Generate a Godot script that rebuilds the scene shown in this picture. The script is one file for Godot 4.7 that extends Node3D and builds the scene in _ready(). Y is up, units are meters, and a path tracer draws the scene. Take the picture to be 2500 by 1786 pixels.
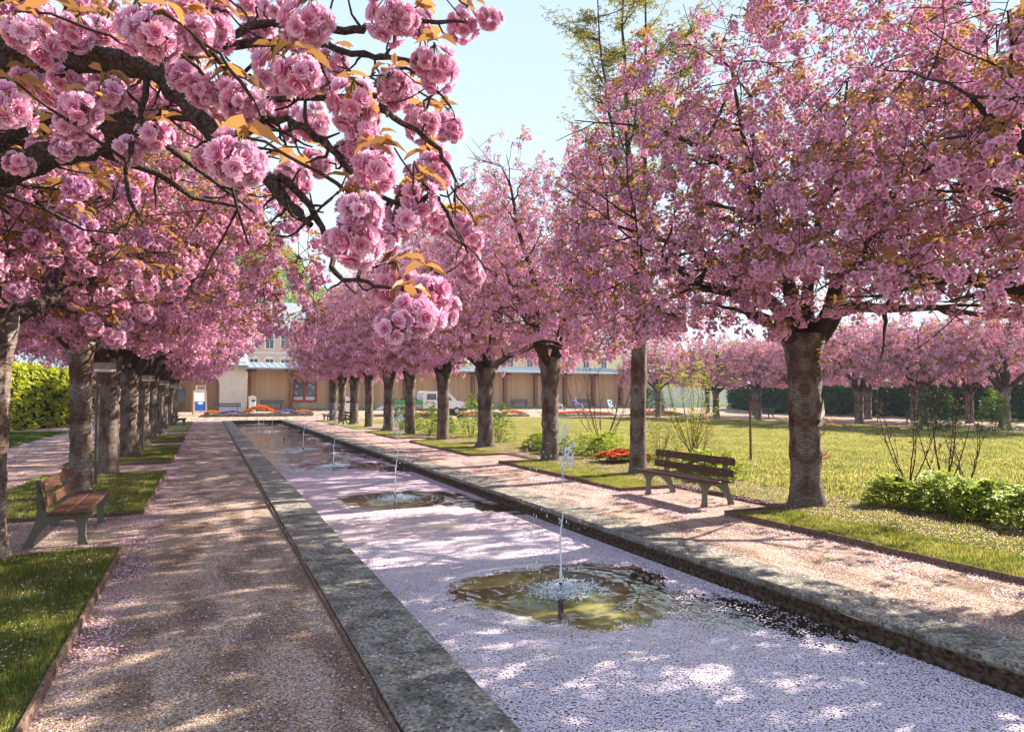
extends Node3D

# x runs across the pool, -z along it away from the camera, y up, metres.
const POOL_L := 1.54
const POOL_R := 4.95
const POOL_END := 53.1
const WATER := -0.2
const NOZZLES := [Vector2(3.32, 6.25), Vector2(3.32, 13.0), Vector2(3.28, 19.85), Vector2(3.25, 26.4), Vector2(3.26, 33.4), Vector2(3.3, 40.6), Vector2(3.25, 46.3), Vector2(3.28, 51.6)]
var rng := RandomNumberGenerator.new()
var cam: Camera3D
var M := {}
var used := {}
var noise := FastNoiseLite.new()

# ---------------------------------------------------------------- geometry
class Geo:
	var v := PackedVector3Array()
	var n := PackedVector3Array()
	var c := PackedColorArray()
	var u := PackedVector2Array()
	var i := PackedInt32Array()
	var col := Color.WHITE

	func vert(p: Vector3, nn: Vector3, uv := Vector2.ZERO) -> int:
		v.append(p)
		n.append(nn)
		c.append(col)
		u.append(uv)
		return v.size() - 1

	func tri(a: Vector3, b: Vector3, d: Vector3) -> void:
		var nn := (d - a).cross(b - a).normalized()
		var k := v.size()
		vert(a, nn)
		vert(b, nn)
		vert(d, nn)
		i.append(k)
		i.append(k + 1)
		i.append(k + 2)

	# corners clockwise as seen from the front
	func quad(a: Vector3, b: Vector3, d: Vector3, e: Vector3) -> void:
		var nn := (d - a).cross(b - a).normalized()
		var k := v.size()
		vert(a, nn, Vector2(0, 0))
		vert(b, nn, Vector2(1, 0))
		vert(d, nn, Vector2(1, 1))
		vert(e, nn, Vector2(0, 1))
		for q: int in [0, 1, 2, 0, 2, 3]:
			i.append(k + q)

	func box(c0: Vector3, s: Vector3, b := Basis()) -> void:
		var h := s * 0.5
		for ax in 3:
			for sg: float in [-1.0, 1.0]:
				var w := Vector3.ZERO
				w[ax] = sg
				var p := Vector3.ZERO
				p[(ax + 1) % 3] = 1.0
				var q := Vector3.ZERO
				q[(ax + 2) % 3] = sg
				quad(c0 + b * ((w - p - q) * h), c0 + b * ((w - p + q) * h), c0 + b * ((w + p + q) * h), c0 + b * ((w + p - q) * h))

	# a box with its long edges chamfered
	func cbox(c0: Vector3, s: Vector3, bev: float, b := Basis()) -> void:
		var h := s * 0.5
		var ins := h - Vector3.ONE * bev
		for ax in 3:
			var a1 := (ax + 1) % 3
			var a2 := (ax + 2) % 3
			for sg: float in [-1.0, 1.0]:
				var pts: Array[Vector3] = []
				for k: Vector2 in [Vector2(-1, -1), Vector2(-1, 1), Vector2(1, 1), Vector2(1, -1)]:
					var p := Vector3.ZERO
					p[ax] = sg * h[ax]
					p[a1] = k.x * ins[a1]
					p[a2] = k.y * sg * ins[a2]
					pts.append(c0 + b * p)
				quad(pts[0], pts[1], pts[2], pts[3])
			for sa: float in [-1.0, 1.0]:
				for sb: float in [-1.0, 1.0]:
					var e: Array[Vector3] = []
					for t: Array in [[0, -1.0], [1, -1.0], [1, 1.0], [0, 1.0]]:
						var p := Vector3.ZERO
						p[ax] = t[1] * ins[ax]
						p[a1] = sa * (h[a1] if t[0] == 0 else ins[a1])
						p[a2] = sb * (ins[a2] if t[0] == 0 else h[a2])
						e.append(c0 + b * p)
					if sa * sb > 0:
						quad(e[0], e[3], e[2], e[1])
					else:
						quad(e[0], e[1], e[2], e[3])
		for sx: float in [-1.0, 1.0]:
			for sy: float in [-1.0, 1.0]:
				for sz: float in [-1.0, 1.0]:
					var s3 := Vector3(sx, sy, sz)
					tri(c0 + b * (s3 * Vector3(h.x, ins.y, ins.z)), c0 + b * (s3 * Vector3(ins.x, h.y, ins.z)), c0 + b * (s3 * Vector3(ins.x, ins.y, h.z)))

	func tube(p: PackedVector3Array, r: PackedFloat32Array, sides: int, capped := true) -> void:
		var m := p.size()
		var first := v.size()
		var side := Vector3.ZERO
		for k in m:
			var d := (p[mini(k + 1, m - 1)] - p[maxi(k - 1, 0)]).normalized()
			if k == 0:
				side = d.cross(Vector3(0.31, 0.2, 0.93) if absf(d.z) < 0.9 else Vector3.UP).normalized()
			else:
				side = (side - d * side.dot(d)).normalized()
			var up := d.cross(side)
			for s in sides:
				var a := TAU * s / sides
				var o := side * cos(a) + up * sin(a)
				vert(p[k] + o * r[k], o, Vector2(float(s) / sides, k))
		for k in m - 1:
			for s in sides:
				var a0 := first + k * sides + s
				var a1 := first + k * sides + (s + 1) % sides
				i.append_array(PackedInt32Array([a0, a0 + sides, a1, a1, a0 + sides, a1 + sides]))
		if capped:
			for e in 2:
				var o := first if e == 0 else first + (m - 1) * sides
				for s in range(1, sides - 1):
					i.append_array(PackedInt32Array([o, o + s + 1, o + s]) if e else PackedInt32Array([o, o + s, o + s + 1]))

	func rod(a: Vector3, b: Vector3, r: float, sides := 8, r2 := -1.0) -> void:
		tube(PackedVector3Array([a, b]), PackedFloat32Array([r, r if r2 < 0 else r2]), sides)

	# profile of (radius, height) turned about the y axis
	func lathe(prof: Array, seg: int, at := Vector3.ZERO, b := Basis()) -> void:
		for k in prof.size() - 1:
			var p0: Vector2 = prof[k]
			var p1: Vector2 = prof[k + 1]
			var nr := Vector2(p0.y - p1.y, p1.x - p0.x).normalized()
			var f := v.size()
			for s in seg + 1:
				var a := TAU * s / seg
				var o := Vector3(cos(a), 0, sin(a))
				var nn := b * (o * nr.x + Vector3.UP * nr.y)
				vert(at + b * (o * p0.x + Vector3.UP * p0.y), nn)
				vert(at + b * (o * p1.x + Vector3.UP * p1.y), nn)
			for s in seg:
				var q := f + s * 2
				i.append_array(PackedInt32Array([q, q + 1, q + 2, q + 2, q + 1, q + 3]))

	# a flat outline (x, y) given depth along z, placed by t
	func prism(outline: PackedVector2Array, depth: float, t := Transform3D()) -> void:
		var idx := Geometry2D.triangulate_polygon(outline)
		for sg: float in [-1.0, 1.0]:
			for k in idx.size() / 3:
				var a := outline[idx[k * 3]]
				var b := outline[idx[k * 3 + 1]]
				var d := outline[idx[k * 3 + 2]]
				var z := sg * depth * 0.5
				var flip := ((b - a).cross(d - a) > 0) == (sg > 0)
				if flip:
					tri(t * Vector3(a.x, a.y, z), t * Vector3(d.x, d.y, z), t * Vector3(b.x, b.y, z))
				else:
					tri(t * Vector3(a.x, a.y, z), t * Vector3(b.x, b.y, z), t * Vector3(d.x, d.y, z))
		var m := outline.size()
		var ccw := not Geometry2D.is_polygon_clockwise(outline)
		for k in m:
			var a := outline[k]
			var b := outline[(k + 1) % m]
			if not ccw:
				var s := a
				a = b
				b = s
			quad(t * Vector3(a.x, a.y, depth * 0.5), t * Vector3(a.x, a.y, -depth * 0.5), t * Vector3(b.x, b.y, -depth * 0.5), t * Vector3(b.x, b.y, depth * 0.5))

	func blob(at: Vector3, r: Vector3, seg := 6, rings := 4) -> void:
		var f := v.size()
		for y in rings + 1:
			var t := PI * y / rings
			for s in seg + 1:
				var a := TAU * s / seg
				var d := Vector3(sin(t) * cos(a), cos(t), sin(t) * sin(a))
				vert(at + d * r, d)
		for y in rings:
			for s in seg:
				var q := f + y * (seg + 1) + s
				i.append_array(PackedInt32Array([q, q + seg + 1, q + 1, q + 1, q + seg + 1, q + seg + 2]))

	func leaf(base: Vector3, d: Vector3, up: Vector3, l: float, w: float, bend: float, fold := 0.25) -> void:
		var sd := d.cross(up).normalized() * w * 0.5
		var q := sd.cross(d).normalized()
		var k := v.size()
		var m1 := base + d * l * 0.3 + q * bend * l * 0.1
		var m2 := base + d * l * 0.68 - q * bend * l * 0.05
		var tip := base + d * l - q * bend * l * 0.35
		var lift := q * w * fold
		for p: Vector3 in [base, m1 - sd * 0.95 + lift, m1, m1 + sd * 0.95 + lift, m2 - sd * 0.8 + lift, m2, m2 + sd * 0.8 + lift, tip]:
			vert(p, q)
		i.append_array(PackedInt32Array([k, k + 1, k + 2, k, k + 2, k + 3, k + 1, k + 4, k + 2, k + 2, k + 4, k + 5, k + 2, k + 5, k + 3, k + 3, k + 5, k + 6, k + 4, k + 7, k + 5, k + 5, k + 7, k + 6]))

	func mesh() -> ArrayMesh:
		var m := ArrayMesh.new()
		var a := []
		a.resize(Mesh.ARRAY_MAX)
		a[Mesh.ARRAY_VERTEX] = v
		a[Mesh.ARRAY_NORMAL] = n
		a[Mesh.ARRAY_COLOR] = c
		a[Mesh.ARRAY_TEX_UV] = u
		a[Mesh.ARRAY_INDEX] = i
		m.add_surface_from_arrays(Mesh.PRIMITIVE_TRIANGLES, a)
		return m

# ---------------------------------------------------------------- nodes
func num(called: String) -> String:
	if not used.has(called):
		used[called] = 0
		return called
	used[called] += 1
	return "%s_%03d" % [called, used[called]]

func tag(o: Node, label: String, category: String, group := "") -> Node:
	o.set_meta("label", label)
	o.set_meta("category", category)
	if group:
		o.set_meta("group", group)
	return o

func thing(called: String, label: String, category: String, at: Vector3, turn := 0.0, group := "") -> Node3D:
	var o := Node3D.new()
	o.name = num(called)
	o.position = at
	o.rotation.y = turn
	add_child(o)
	tag(o, label, category, group)
	return o

func setting(called: String) -> Node3D:
	var o := Node3D.new()
	o.name = num(called)
	o.set_meta("kind", "structure")
	add_child(o)
	return o

func part(parent: Node, called: String, mesh: Mesh, m: Material, t := Transform3D()) -> MeshInstance3D:
	var o := MeshInstance3D.new()
	o.name = called
	o.mesh = mesh
	o.material_override = m
	o.transform = t
	parent.add_child(o, true)
	return o

func struct(called: String, mesh: Mesh, m: Material) -> MeshInstance3D:
	var o := part(self, num(called), mesh, m)
	o.set_meta("kind", "structure")
	return o

func scatter(parent: Node, called: String, mesh: Mesh, m: Material, xs: Array[Transform3D], cs := PackedColorArray()) -> MultiMeshInstance3D:
	if xs.is_empty():
		return null
	var mm := MultiMesh.new()
	mm.transform_format = MultiMesh.TRANSFORM_3D
	mm.use_colors = cs.size() > 0
	mm.mesh = mesh
	mm.instance_count = xs.size()
	for k in xs.size():
		mm.set_instance_transform(k, xs[k])
	if cs.size():
		for k in xs.size():
			mm.set_instance_color(k, cs[k])
	var o := MultiMeshInstance3D.new()
	o.name = called
	o.multimesh = mm
	o.material_override = m
	o.set_meta("kind", "stuff")
	parent.add_child(o, true)
	return o

func dup(root: Node3D, at: Vector3, turn: float, size: Vector3, label: String) -> Node3D:
	var o: Node3D = root.duplicate()
	o.name = num(str(root.name).rstrip("0123456789_"))
	add_child(o)
	o.position = at
	o.rotation.y = turn
	o.scale = size
	o.set_meta("label", label)
	return o

# ---------------------------------------------------------------- materials
func lin(r: float, g: float, b: float) -> Color:
	return Color(r, g, b).linear_to_srgb()

func mat(called: String, c: Color, rough := 0.9, spec := 0.5) -> StandardMaterial3D:
	var m := StandardMaterial3D.new()
	m.resource_name = called
	m.albedo_color = c
	m.roughness = rough
	m.metallic_specular = spec
	M[called] = m
	return m

func tint_mat(called: String, c: Color, rough: float, back: Color, spec := 0.3) -> StandardMaterial3D:
	var m := mat(called, c, rough, spec)
	m.vertex_color_use_as_albedo = true
	if back != Color.BLACK:
		m.backlight_enabled = true
		m.backlight = back
	return m

func ramp(stops: Array) -> Gradient:
	var g := Gradient.new()
	var o := PackedFloat32Array()
	var cs := PackedColorArray()
	for s: Array in stops:
		o.append(s[0])
		cs.append(s[1])
	g.offsets = o
	g.colors = cs
	return g

func tex(kind: int, freq: float, size: int, stops: Array, sd := 1, octaves := 4, cell := 0, tall := 1) -> NoiseTexture2D:
	var f := FastNoiseLite.new()
	f.noise_type = kind
	f.frequency = freq
	f.seed = sd
	f.fractal_octaves = octaves
	if cell:
		f.fractal_type = FastNoiseLite.FRACTAL_NONE
		f.cellular_return_type = FastNoiseLite.RETURN_CELL_VALUE if cell == 1 else FastNoiseLite.RETURN_DISTANCE
		f.cellular_jitter = 1.0
	var t := NoiseTexture2D.new()
	t.width = size
	t.height = size * tall
	t.seamless = true
	t.seamless_blend_skirt = 0.06
	t.noise = f
	t.generate_mipmaps = false
	if stops.size():
		t.color_ramp = ramp(stops)
	return t

func tri_map(m: StandardMaterial3D, s: Vector3, world := true) -> void:
	m.uv1_triplanar = true
	m.uv1_world_triplanar = world
	m.uv1_scale = s

func materials() -> void:
	var S := FastNoiseLite.TYPE_SIMPLEX_SMOOTH
	var C := FastNoiseLite.TYPE_CELLULAR
	# crushed pinkish-brown gravel, every cell a stone of its own tone
	var m := mat("gravel", Color.WHITE, 0.95, 0.3)
	m.albedo_texture = tex(C, 0.12, 1536, [[0.0, lin(0.12, 0.075, 0.055)], [0.25, lin(0.27, 0.175, 0.13)], [0.5, lin(0.41, 0.285, 0.215)], [0.75, lin(0.53, 0.395, 0.31)], [1.0, lin(0.68, 0.56, 0.47)]], 3, 1, 1)
	m.heightmap_enabled = true
	m.heightmap_texture = tex(C, 0.12, 1536, [[0.0, Color.WHITE], [0.6, Color(0.5, 0.5, 0.5)], [1.0, Color.BLACK]], 3, 1, 2)
	m.heightmap_scale = 0.8
	m.detail_enabled = true
	m.detail_uv_layer = BaseMaterial3D.DETAIL_UV_2
	m.detail_blend_mode = BaseMaterial3D.BLEND_MODE_MUL
	m.detail_albedo = tex(S, 0.005, 1024, [[0.0, Color(0.66, 0.62, 0.60)], [0.4, Color(0.86, 0.84, 0.82)], [0.6, Color.WHITE], [1.0, Color.WHITE]], 14, 6)
	m.uv2_triplanar = true
	m.uv2_world_triplanar = true
	m.uv2_scale = Vector3(0.35, 0.2, 0.13)
	tri_map(m, Vector3.ONE * 0.55)
	m = mat("concrete", Color.WHITE, 0.85, 0.4)
	m.albedo_texture = tex(C, 0.05, 1024, [[0.0, lin(0.07, 0.06, 0.055)], [0.2, lin(0.19, 0.17, 0.145)], [0.6, lin(0.28, 0.255, 0.22)], [0.85, lin(0.36, 0.33, 0.285)], [0.95, lin(0.46, 0.40, 0.33)], [1.0, lin(0.52, 0.46, 0.40)]], 8, 1, 1)
	m.detail_enabled = true
	m.detail_uv_layer = BaseMaterial3D.DETAIL_UV_2
	m.detail_blend_mode = BaseMaterial3D.BLEND_MODE_MUL
	m.detail_albedo = tex(S, 0.008, 1024, [[0.0, Color(0.62, 0.61, 0.60)], [0.42, Color(0.82, 0.81, 0.79)], [0.6, Color(1, 1, 1)], [1.0, Color(1, 0.98, 0.93)]], 4, 6)
	m.heightmap_enabled = true
	m.heightmap_texture = tex(S, 0.06, 1024, [], 5, 5)
	m.heightmap_scale = 1.0
	tri_map(m, Vector3.ONE * 1.05)
	m.uv2_triplanar = true
	m.uv2_world_triplanar = true
	m.uv2_scale = Vector3.ONE * 0.31
	m = mat("pool_wall", Color.WHITE, 0.9, 0.3)
	m.albedo_texture = tex(S, 0.012, 1024, [[0.0, lin(0.012, 0.010, 0.009)], [0.4, lin(0.04, 0.028, 0.02)], [0.55, lin(0.13, 0.07, 0.04)], [0.7, lin(0.09, 0.075, 0.055)], [1.0, lin(0.26, 0.22, 0.19)]], 6, 6)
	m.heightmap_enabled = true
	m.heightmap_texture = tex(S, 0.02, 1024, [], 5, 5)
	m.heightmap_scale = 2.0
	tri_map(m, Vector3(1.1, 1.6, 1.1))
	m = mat("pool_floor", Color.WHITE, 0.9, 0.2)
	m.albedo_texture = tex(S, 0.01, 512, [[0.0, lin(0.08, 0.085, 0.025)], [0.5, lin(0.26, 0.25, 0.065)], [1.0, lin(0.42, 0.38, 0.12)]], 9, 5)
	tri_map(m, Vector3.ONE * 0.35)
	m = mat("water", Color(0.05, 0.08, 0.06, 0.10), 0.02, 0.6)
	m.transparency = BaseMaterial3D.TRANSPARENCY_ALPHA
	m.heightmap_enabled = true
	m.heightmap_texture = tex(S, 0.012, 512, [], 21, 3)
	m.heightmap_scale = 0.7
	tri_map(m, Vector3(0.7, 1, 0.5))
	var far: StandardMaterial3D = m.duplicate()
	far.heightmap_scale = 6.0
	far.uv1_scale = Vector3(0.8, 1, 0.25)
	M["water_far"] = far
	m = mat("spray", Color(1.0, 1.0, 1.0), 0.25, 0.6)
	m.backlight_enabled = true
	m.backlight = Color(0.8, 0.85, 0.9)
	m = mat("soil", Color.WHITE, 0.95, 0.2)
	m.albedo_texture = tex(S, 0.03, 512, [[0.0, lin(0.03, 0.02, 0.014)], [1.0, lin(0.12, 0.08, 0.055)]], 2, 5)
	tri_map(m, Vector3.ONE)
	m = mat("turf", Color.WHITE, 0.95, 0.2)
	m.albedo_texture = tex(S, 0.02, 1024, [[0.0, lin(0.07, 0.095, 0.02)], [0.5, lin(0.15, 0.17, 0.04)], [1.0, lin(0.28, 0.26, 0.08)]], 12, 6)
	tri_map(m, Vector3.ONE * 0.6)
	m = mat("bark", Color.WHITE, 0.9, 0.25)
	m.albedo_texture = tex(S, 0.022, 384, [[0.0, lin(0.06, 0.045, 0.038)], [0.35, lin(0.14, 0.112, 0.10)], [0.55, lin(0.20, 0.168, 0.152)], [0.75, lin(0.27, 0.235, 0.22)], [1.0, lin(0.42, 0.385, 0.365)]], 31, 6, 0, 3)
	m.heightmap_enabled = true
	m.heightmap_texture = tex(S, 0.03, 384, [], 32, 6, 0, 3)
	m.heightmap_scale = 0.6
	m.detail_enabled = true
	m.detail_uv_layer = BaseMaterial3D.DETAIL_UV_2
	m.detail_blend_mode = BaseMaterial3D.BLEND_MODE_MUL
	m.detail_albedo = tex(S, 0.008, 512, [[0.0, Color(0.5, 0.38, 0.31)], [0.4, Color(0.78, 0.70, 0.64)], [0.6, Color.WHITE], [1.0, Color.WHITE]], 35, 7)
	m.uv2_triplanar = true
	m.uv2_scale = Vector3(0.8, 0.37, 0.8)
	tri_map(m, Vector3(1.3, 1.1, 1.3), false)
	m = mat("limb_bark", Color.WHITE, 0.9, 0.25)
	m.albedo_texture = tex(S, 0.02, 512, [[0.0, lin(0.014, 0.010, 0.009)], [0.5, lin(0.07, 0.045, 0.037)], [0.75, lin(0.14, 0.10, 0.085)], [1.0, lin(0.32, 0.29, 0.27)]], 33, 5)
	m.heightmap_enabled = true
	m.heightmap_texture = tex(S, 0.03, 512, [], 34, 5)
	m.heightmap_scale = 3.0
	tri_map(m, Vector3(4, 4, 4), false)
	mat("twig", lin(0.055, 0.036, 0.03), 0.9, 0.2)
	tint_mat("blossom", Color.WHITE, 0.75, Color(0.74, 0.68, 0.7), 0.2)
	tint_mat("petal", Color.WHITE, 0.8, Color(0.35, 0.35, 0.35), 0.2)
	tint_mat("leaf", Color.WHITE, 0.55, Color(0.95, 0.95, 0.85), 0.4)
	tint_mat("blade", Color.WHITE, 0.7, Color(0.85, 0.88, 0.68), 0.25)
	tint_mat("plain", Color.WHITE, 0.7, Color.BLACK)
	tint_mat("gloss", Color.WHITE, 0.3, Color.BLACK, 0.5)
	m = mat("bench_wood", Color.WHITE, 0.5, 0.4)
	m.albedo_texture = tex(S, 0.012, 512, [[0.0, lin(0.045, 0.018, 0.012)], [0.5, lin(0.085, 0.036, 0.022)], [1.0, lin(0.15, 0.068, 0.042)]], 41, 5)
	tri_map(m, Vector3(9, 9, 0.7), false)
	m = mat("bench_iron", lin(0.14, 0.145, 0.11), 0.55, 0.5)
	m = mat("bolt", lin(0.6, 0.6, 0.6), 0.3, 0.5)
	m.metallic = 0.9
	m = mat("wood_wall", Color.WHITE, 0.75, 0.3)
	m.albedo_texture = tex(S, 0.012, 512, [[0.0, lin(0.32, 0.17, 0.09)], [0.5, lin(0.58, 0.38, 0.235)], [1.0, lin(0.70, 0.50, 0.34)]], 44, 5)
	tri_map(m, Vector3(0.7, 0.1, 0.7))
	m = mat("wood_post", Color.WHITE, 0.75, 0.3)
	m.albedo_texture = tex(S, 0.012, 512, [[0.0, lin(0.14, 0.055, 0.025)], [0.5, lin(0.26, 0.115, 0.05)], [1.0, lin(0.38, 0.19, 0.09)]], 45, 5)
	tri_map(m, Vector3(0.9, 0.12, 0.9))
	m = mat("plaster", Color.WHITE, 0.95, 0.2)
	m.albedo_texture = tex(S, 0.01, 512, [[0.0, Color(0.92, 0.92, 0.92)], [1.0, Color.WHITE]], 46, 5)
	m.vertex_color_use_as_albedo = true
	tri_map(m, Vector3.ONE * 0.3)
	m = mat("roof_metal", lin(0.30, 0.36, 0.40), 0.4, 0.5)
	m.metallic = 0.3
	m = mat("slate", Color.WHITE, 0.7, 0.4)
	m.albedo_texture = tex(C, 0.04, 512, [[0.0, lin(0.20, 0.22, 0.24)], [1.0, lin(0.36, 0.39, 0.40)]], 47, 1, 1)
	tri_map(m, Vector3(0.35, 0.6, 0.35))
	m = mat("glass", lin(0.04, 0.07, 0.09), 0.08, 0.6)
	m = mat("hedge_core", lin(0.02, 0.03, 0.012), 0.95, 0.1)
	m = mat("edging", Color.WHITE, 0.9, 0.2)
	m.albedo_texture = tex(S, 0.03, 512, [[0.0, lin(0.06, 0.035, 0.025)], [0.5, lin(0.17, 0.105, 0.08)], [1.0, lin(0.30, 0.21, 0.17)]], 48, 5)
	tri_map(m, Vector3(3, 3, 1.2))

# ---------------------------------------------------------------- blossom and leaves
# a pom-pom of double flowers hanging below its stalk; detail 2 for the nearest, 0 for far ones
func cluster_mesh(flowers: int, petals: int, detail: int, ball: float, sd: int, loose := 1.0) -> ArrayMesh:
	var r := RandomNumberGenerator.new()
	r.seed = sd
	var g := Geo.new()
	var mid := Vector3(0, -ball * 1.15, 0)
	for f in flowers:
		var t := acos(1.0 - 1.85 * (f + 0.5) / flowers)
		var a := f * 2.399963 + r.randf_range(-0.3, 0.3)
		var ax := Vector3(sin(t) * cos(a), -cos(t) * 1.0, sin(t) * sin(a)).normalized()
		var at := mid + ax * ball * (r.randf_range(0.5, 0.95) if loose == 0.0 else r.randf_range(0.35, 1.15) * loose)
		if loose > 0.0:
			ax = (ax + Vector3(r.randf_range(-0.7, 0.7), r.randf_range(-0.7, 0.5), r.randf_range(-0.7, 0.7))).normalized()
		if detail == 2:
			g.col = Color(0.26, 0.20, 0.06)
			g.tube(PackedVector3Array([Vector3.ZERO, (at - ax * ball * 0.05) * 0.5 + Vector3(0, 0.004, 0), at]), PackedFloat32Array([0.0016, 0.0014, 0.0014]), 3, false)
		var sx := ax.cross(Vector3(0.3, 0.9, 0.2)).normalized()
		var sy := ax.cross(sx)
		var fs := r.randf_range(0.85, 1.12)
		var hue := r.randf_range(-0.06, 0.06)
		for k in petals:
			var w := float(k) / petals
			var tilt := lerpf(0.15, 1.5, sqrt(w)) + r.randf_range(-0.12, 0.12)
			var b := k * 2.399963 + r.randf_range(-0.2, 0.2)
			var out := sx * cos(b) + sy * sin(b)
			var d := (ax * cos(tilt) + out * sin(tilt)).normalized()
			var nn := (ax * sin(tilt) - out * cos(tilt)).normalized()
			var sd3 := d.cross(nn).normalized()
			var l := ball * fs * lerpf(0.42, 0.62, w) * r.randf_range(0.85, 1.1) * (0.86 if loose == 0.0 else 0.82)
			var wd := l * r.randf_range(0.55, 0.75) * (1.0 if detail > 0 else 1.35)
			var p0 := at + out * ball * 0.04
			var deep := Color(0.65, 0.165 + hue, 0.35 + hue)
			var mid_c := Color(0.755, 0.375 + hue, 0.555 + hue)
			var pale := Color(0.865, 0.62 + hue, 0.755 + hue)
			var j := g.v.size()
			if detail == 2:
				var cup := nn * l * r.randf_range(0.05, 0.22)
				g.col = deep
				g.vert(p0 - sd3 * wd * 0.15, nn)
				g.vert(p0 + sd3 * wd * 0.15, nn)
				g.col = mid_c
				var m1 := p0 + d * l * 0.55 - cup * 0.4
				g.vert(m1 - sd3 * wd * 0.5 + cup * 0.5, nn)
				g.vert(m1, nn)
				g.vert(m1 + sd3 * wd * 0.5 + cup * 0.5, nn)
				g.col = pale
				var e := p0 + d * l + cup * 0.6
				g.vert(e - sd3 * wd * 0.36 - d * l * 0.03, nn)
				g.vert(e - d * l * r.randf_range(0.08, 0.18) - cup * 0.3, nn)
				g.vert(e + sd3 * wd * 0.36 + d * l * r.randf_range(-0.08, 0.05), nn)
				g.i.append_array(PackedInt32Array([j, j + 2, j + 3, j, j + 3, j + 1, j + 1, j + 3, j + 4, j + 2, j + 5, j + 3, j + 3, j + 5, j + 6, j + 3, j + 6, j + 7, j + 3, j + 7, j + 4]))
			else:
				var cup := nn * l * r.randf_range(0.0, 0.3)
				g.col = deep.lerp(mid_c, 0.35)
				g.vert(p0 - sd3 * wd * 0.22, nn)
				g.vert(p0 + sd3 * wd * 0.22, nn)
				g.col = pale.lerp(mid_c, 0.3)
				g.vert(p0 + d * l + sd3 * wd * 0.5 + cup, nn)
				g.vert(p0 + d * l - sd3 * wd * 0.5 + cup * 0.4, nn)
				g.i.append_array(PackedInt32Array([j, j + 2, j + 1, j, j + 3, j + 2]))
	return g.mesh()

func sprig_mesh(count: int, l: float, sd: int, tone: int) -> ArrayMesh:
	var r := RandomNumberGenerator.new()
	r.seed = sd
	var g := Geo.new()
	for k in count:
		var a := TAU * k / count + r.randf_range(-0.5, 0.5)
		var d := Vector3(cos(a), r.randf_range(-0.15, 0.75), sin(a)).normalized()
		var q := r.randf()
		if tone == 0:
			g.col = Color(0.42, 0.20, 0.075).lerp(Color(0.25, 0.14, 0.06), q)
		elif tone == 1:
			g.col = Color(0.16, 0.16, 0.03).lerp(Color(0.30, 0.16, 0.05), q)
		else:
			g.col = Color(0.07, 0.14, 0.02).lerp(Color(0.17, 0.22, 0.04), q)
		g.leaf(d * l * 0.1, d, Vector3.UP, l * r.randf_range(0.75, 1.15), l * r.randf_range(0.36, 0.46), r.randf_range(0.2, 1.0))
	return g.mesh()

var CL := [[], [], [], []]
var SPRIG: Array[ArrayMesh] = []
var GREEN: Array[ArrayMesh] = []
var BRONZE: Array[ArrayMesh] = []
var ONE_LEAF: Array[ArrayMesh] = []

func blossom_kinds() -> void:
	for k in 5:
		CL[3].append(cluster_mesh(14 + k % 3, 24, 2, 0.072, 100 + k, 0.0))
		CL[2].append(cluster_mesh(8 + k % 3, 17, 2, 0.08, 150 + k))
	for k in 4:
		CL[1].append(cluster_mesh(8 + k % 3, 11, 1, 0.084, 200 + k))
	for k in 3:
		CL[0].append(cluster_mesh(7, 7, 0, 0.088, 300 + k))
	for k in 3:
		SPRIG.append(sprig_mesh(5, 0.085, 400 + k, 0))
		BRONZE.append(sprig_mesh(4, 0.07, 430 + k, 1))
		GREEN.append(sprig_mesh(6, 0.1, 460 + k, 2))
	for k in 4:
		var g := Geo.new()
		g.col = Color(0.55, 0.27, 0.10).lerp(Color(0.36, 0.19, 0.08), k / 3.0)
		g.leaf(Vector3.ZERO, Vector3(1, 0, 0), Vector3.UP, 0.108, 0.042, 0.3 + k * 0.25, 0.3)
		ONE_LEAF.append(g.mesh())

func shot(p: Vector3) -> Vector3:
	var q := cam.transform.affine_inverse() * p
	if q.z > -0.3:
		return Vector3(-1, 0, 0)
	var s := 1.0 / tan(deg_to_rad(cam.fov) * 0.5)
	return Vector3(-q.z, q.x / -q.z * s * 731.0 / 1024.0, q.y / -q.z * s)

func in_view(p: Vector3) -> bool:
	var s := shot(p)
	return s.x > 0 and absf(s.y) < 1.03 and absf(s.z) < 1.03

# ---------------------------------------------------------------- trees
# a limb or branch: points from a to b that rise or sag, with some wander
func arc(a: Vector3, b: Vector3, bow: Vector3, steps: int, wander: float) -> PackedVector3Array:
	var p := PackedVector3Array()
	var mid := (a + b) * 0.5 + bow
	for k in steps + 1:
		var t := float(k) / steps
		var q := a.lerp(mid, t).lerp(mid.lerp(b, t), t)
		if k > 0:
			q += Vector3(rng.randf_range(-1, 1), rng.randf_range(-1, 1), rng.randf_range(-1, 1)) * wander
		p.append(q)
	return p

func taper(m: int, r0: float, r1: float) -> PackedFloat32Array:
	var r := PackedFloat32Array()
	for k in m:
		r.append(lerpf(r0, r1, pow(float(k) / (m - 1), 0.8)))
	return r

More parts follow.
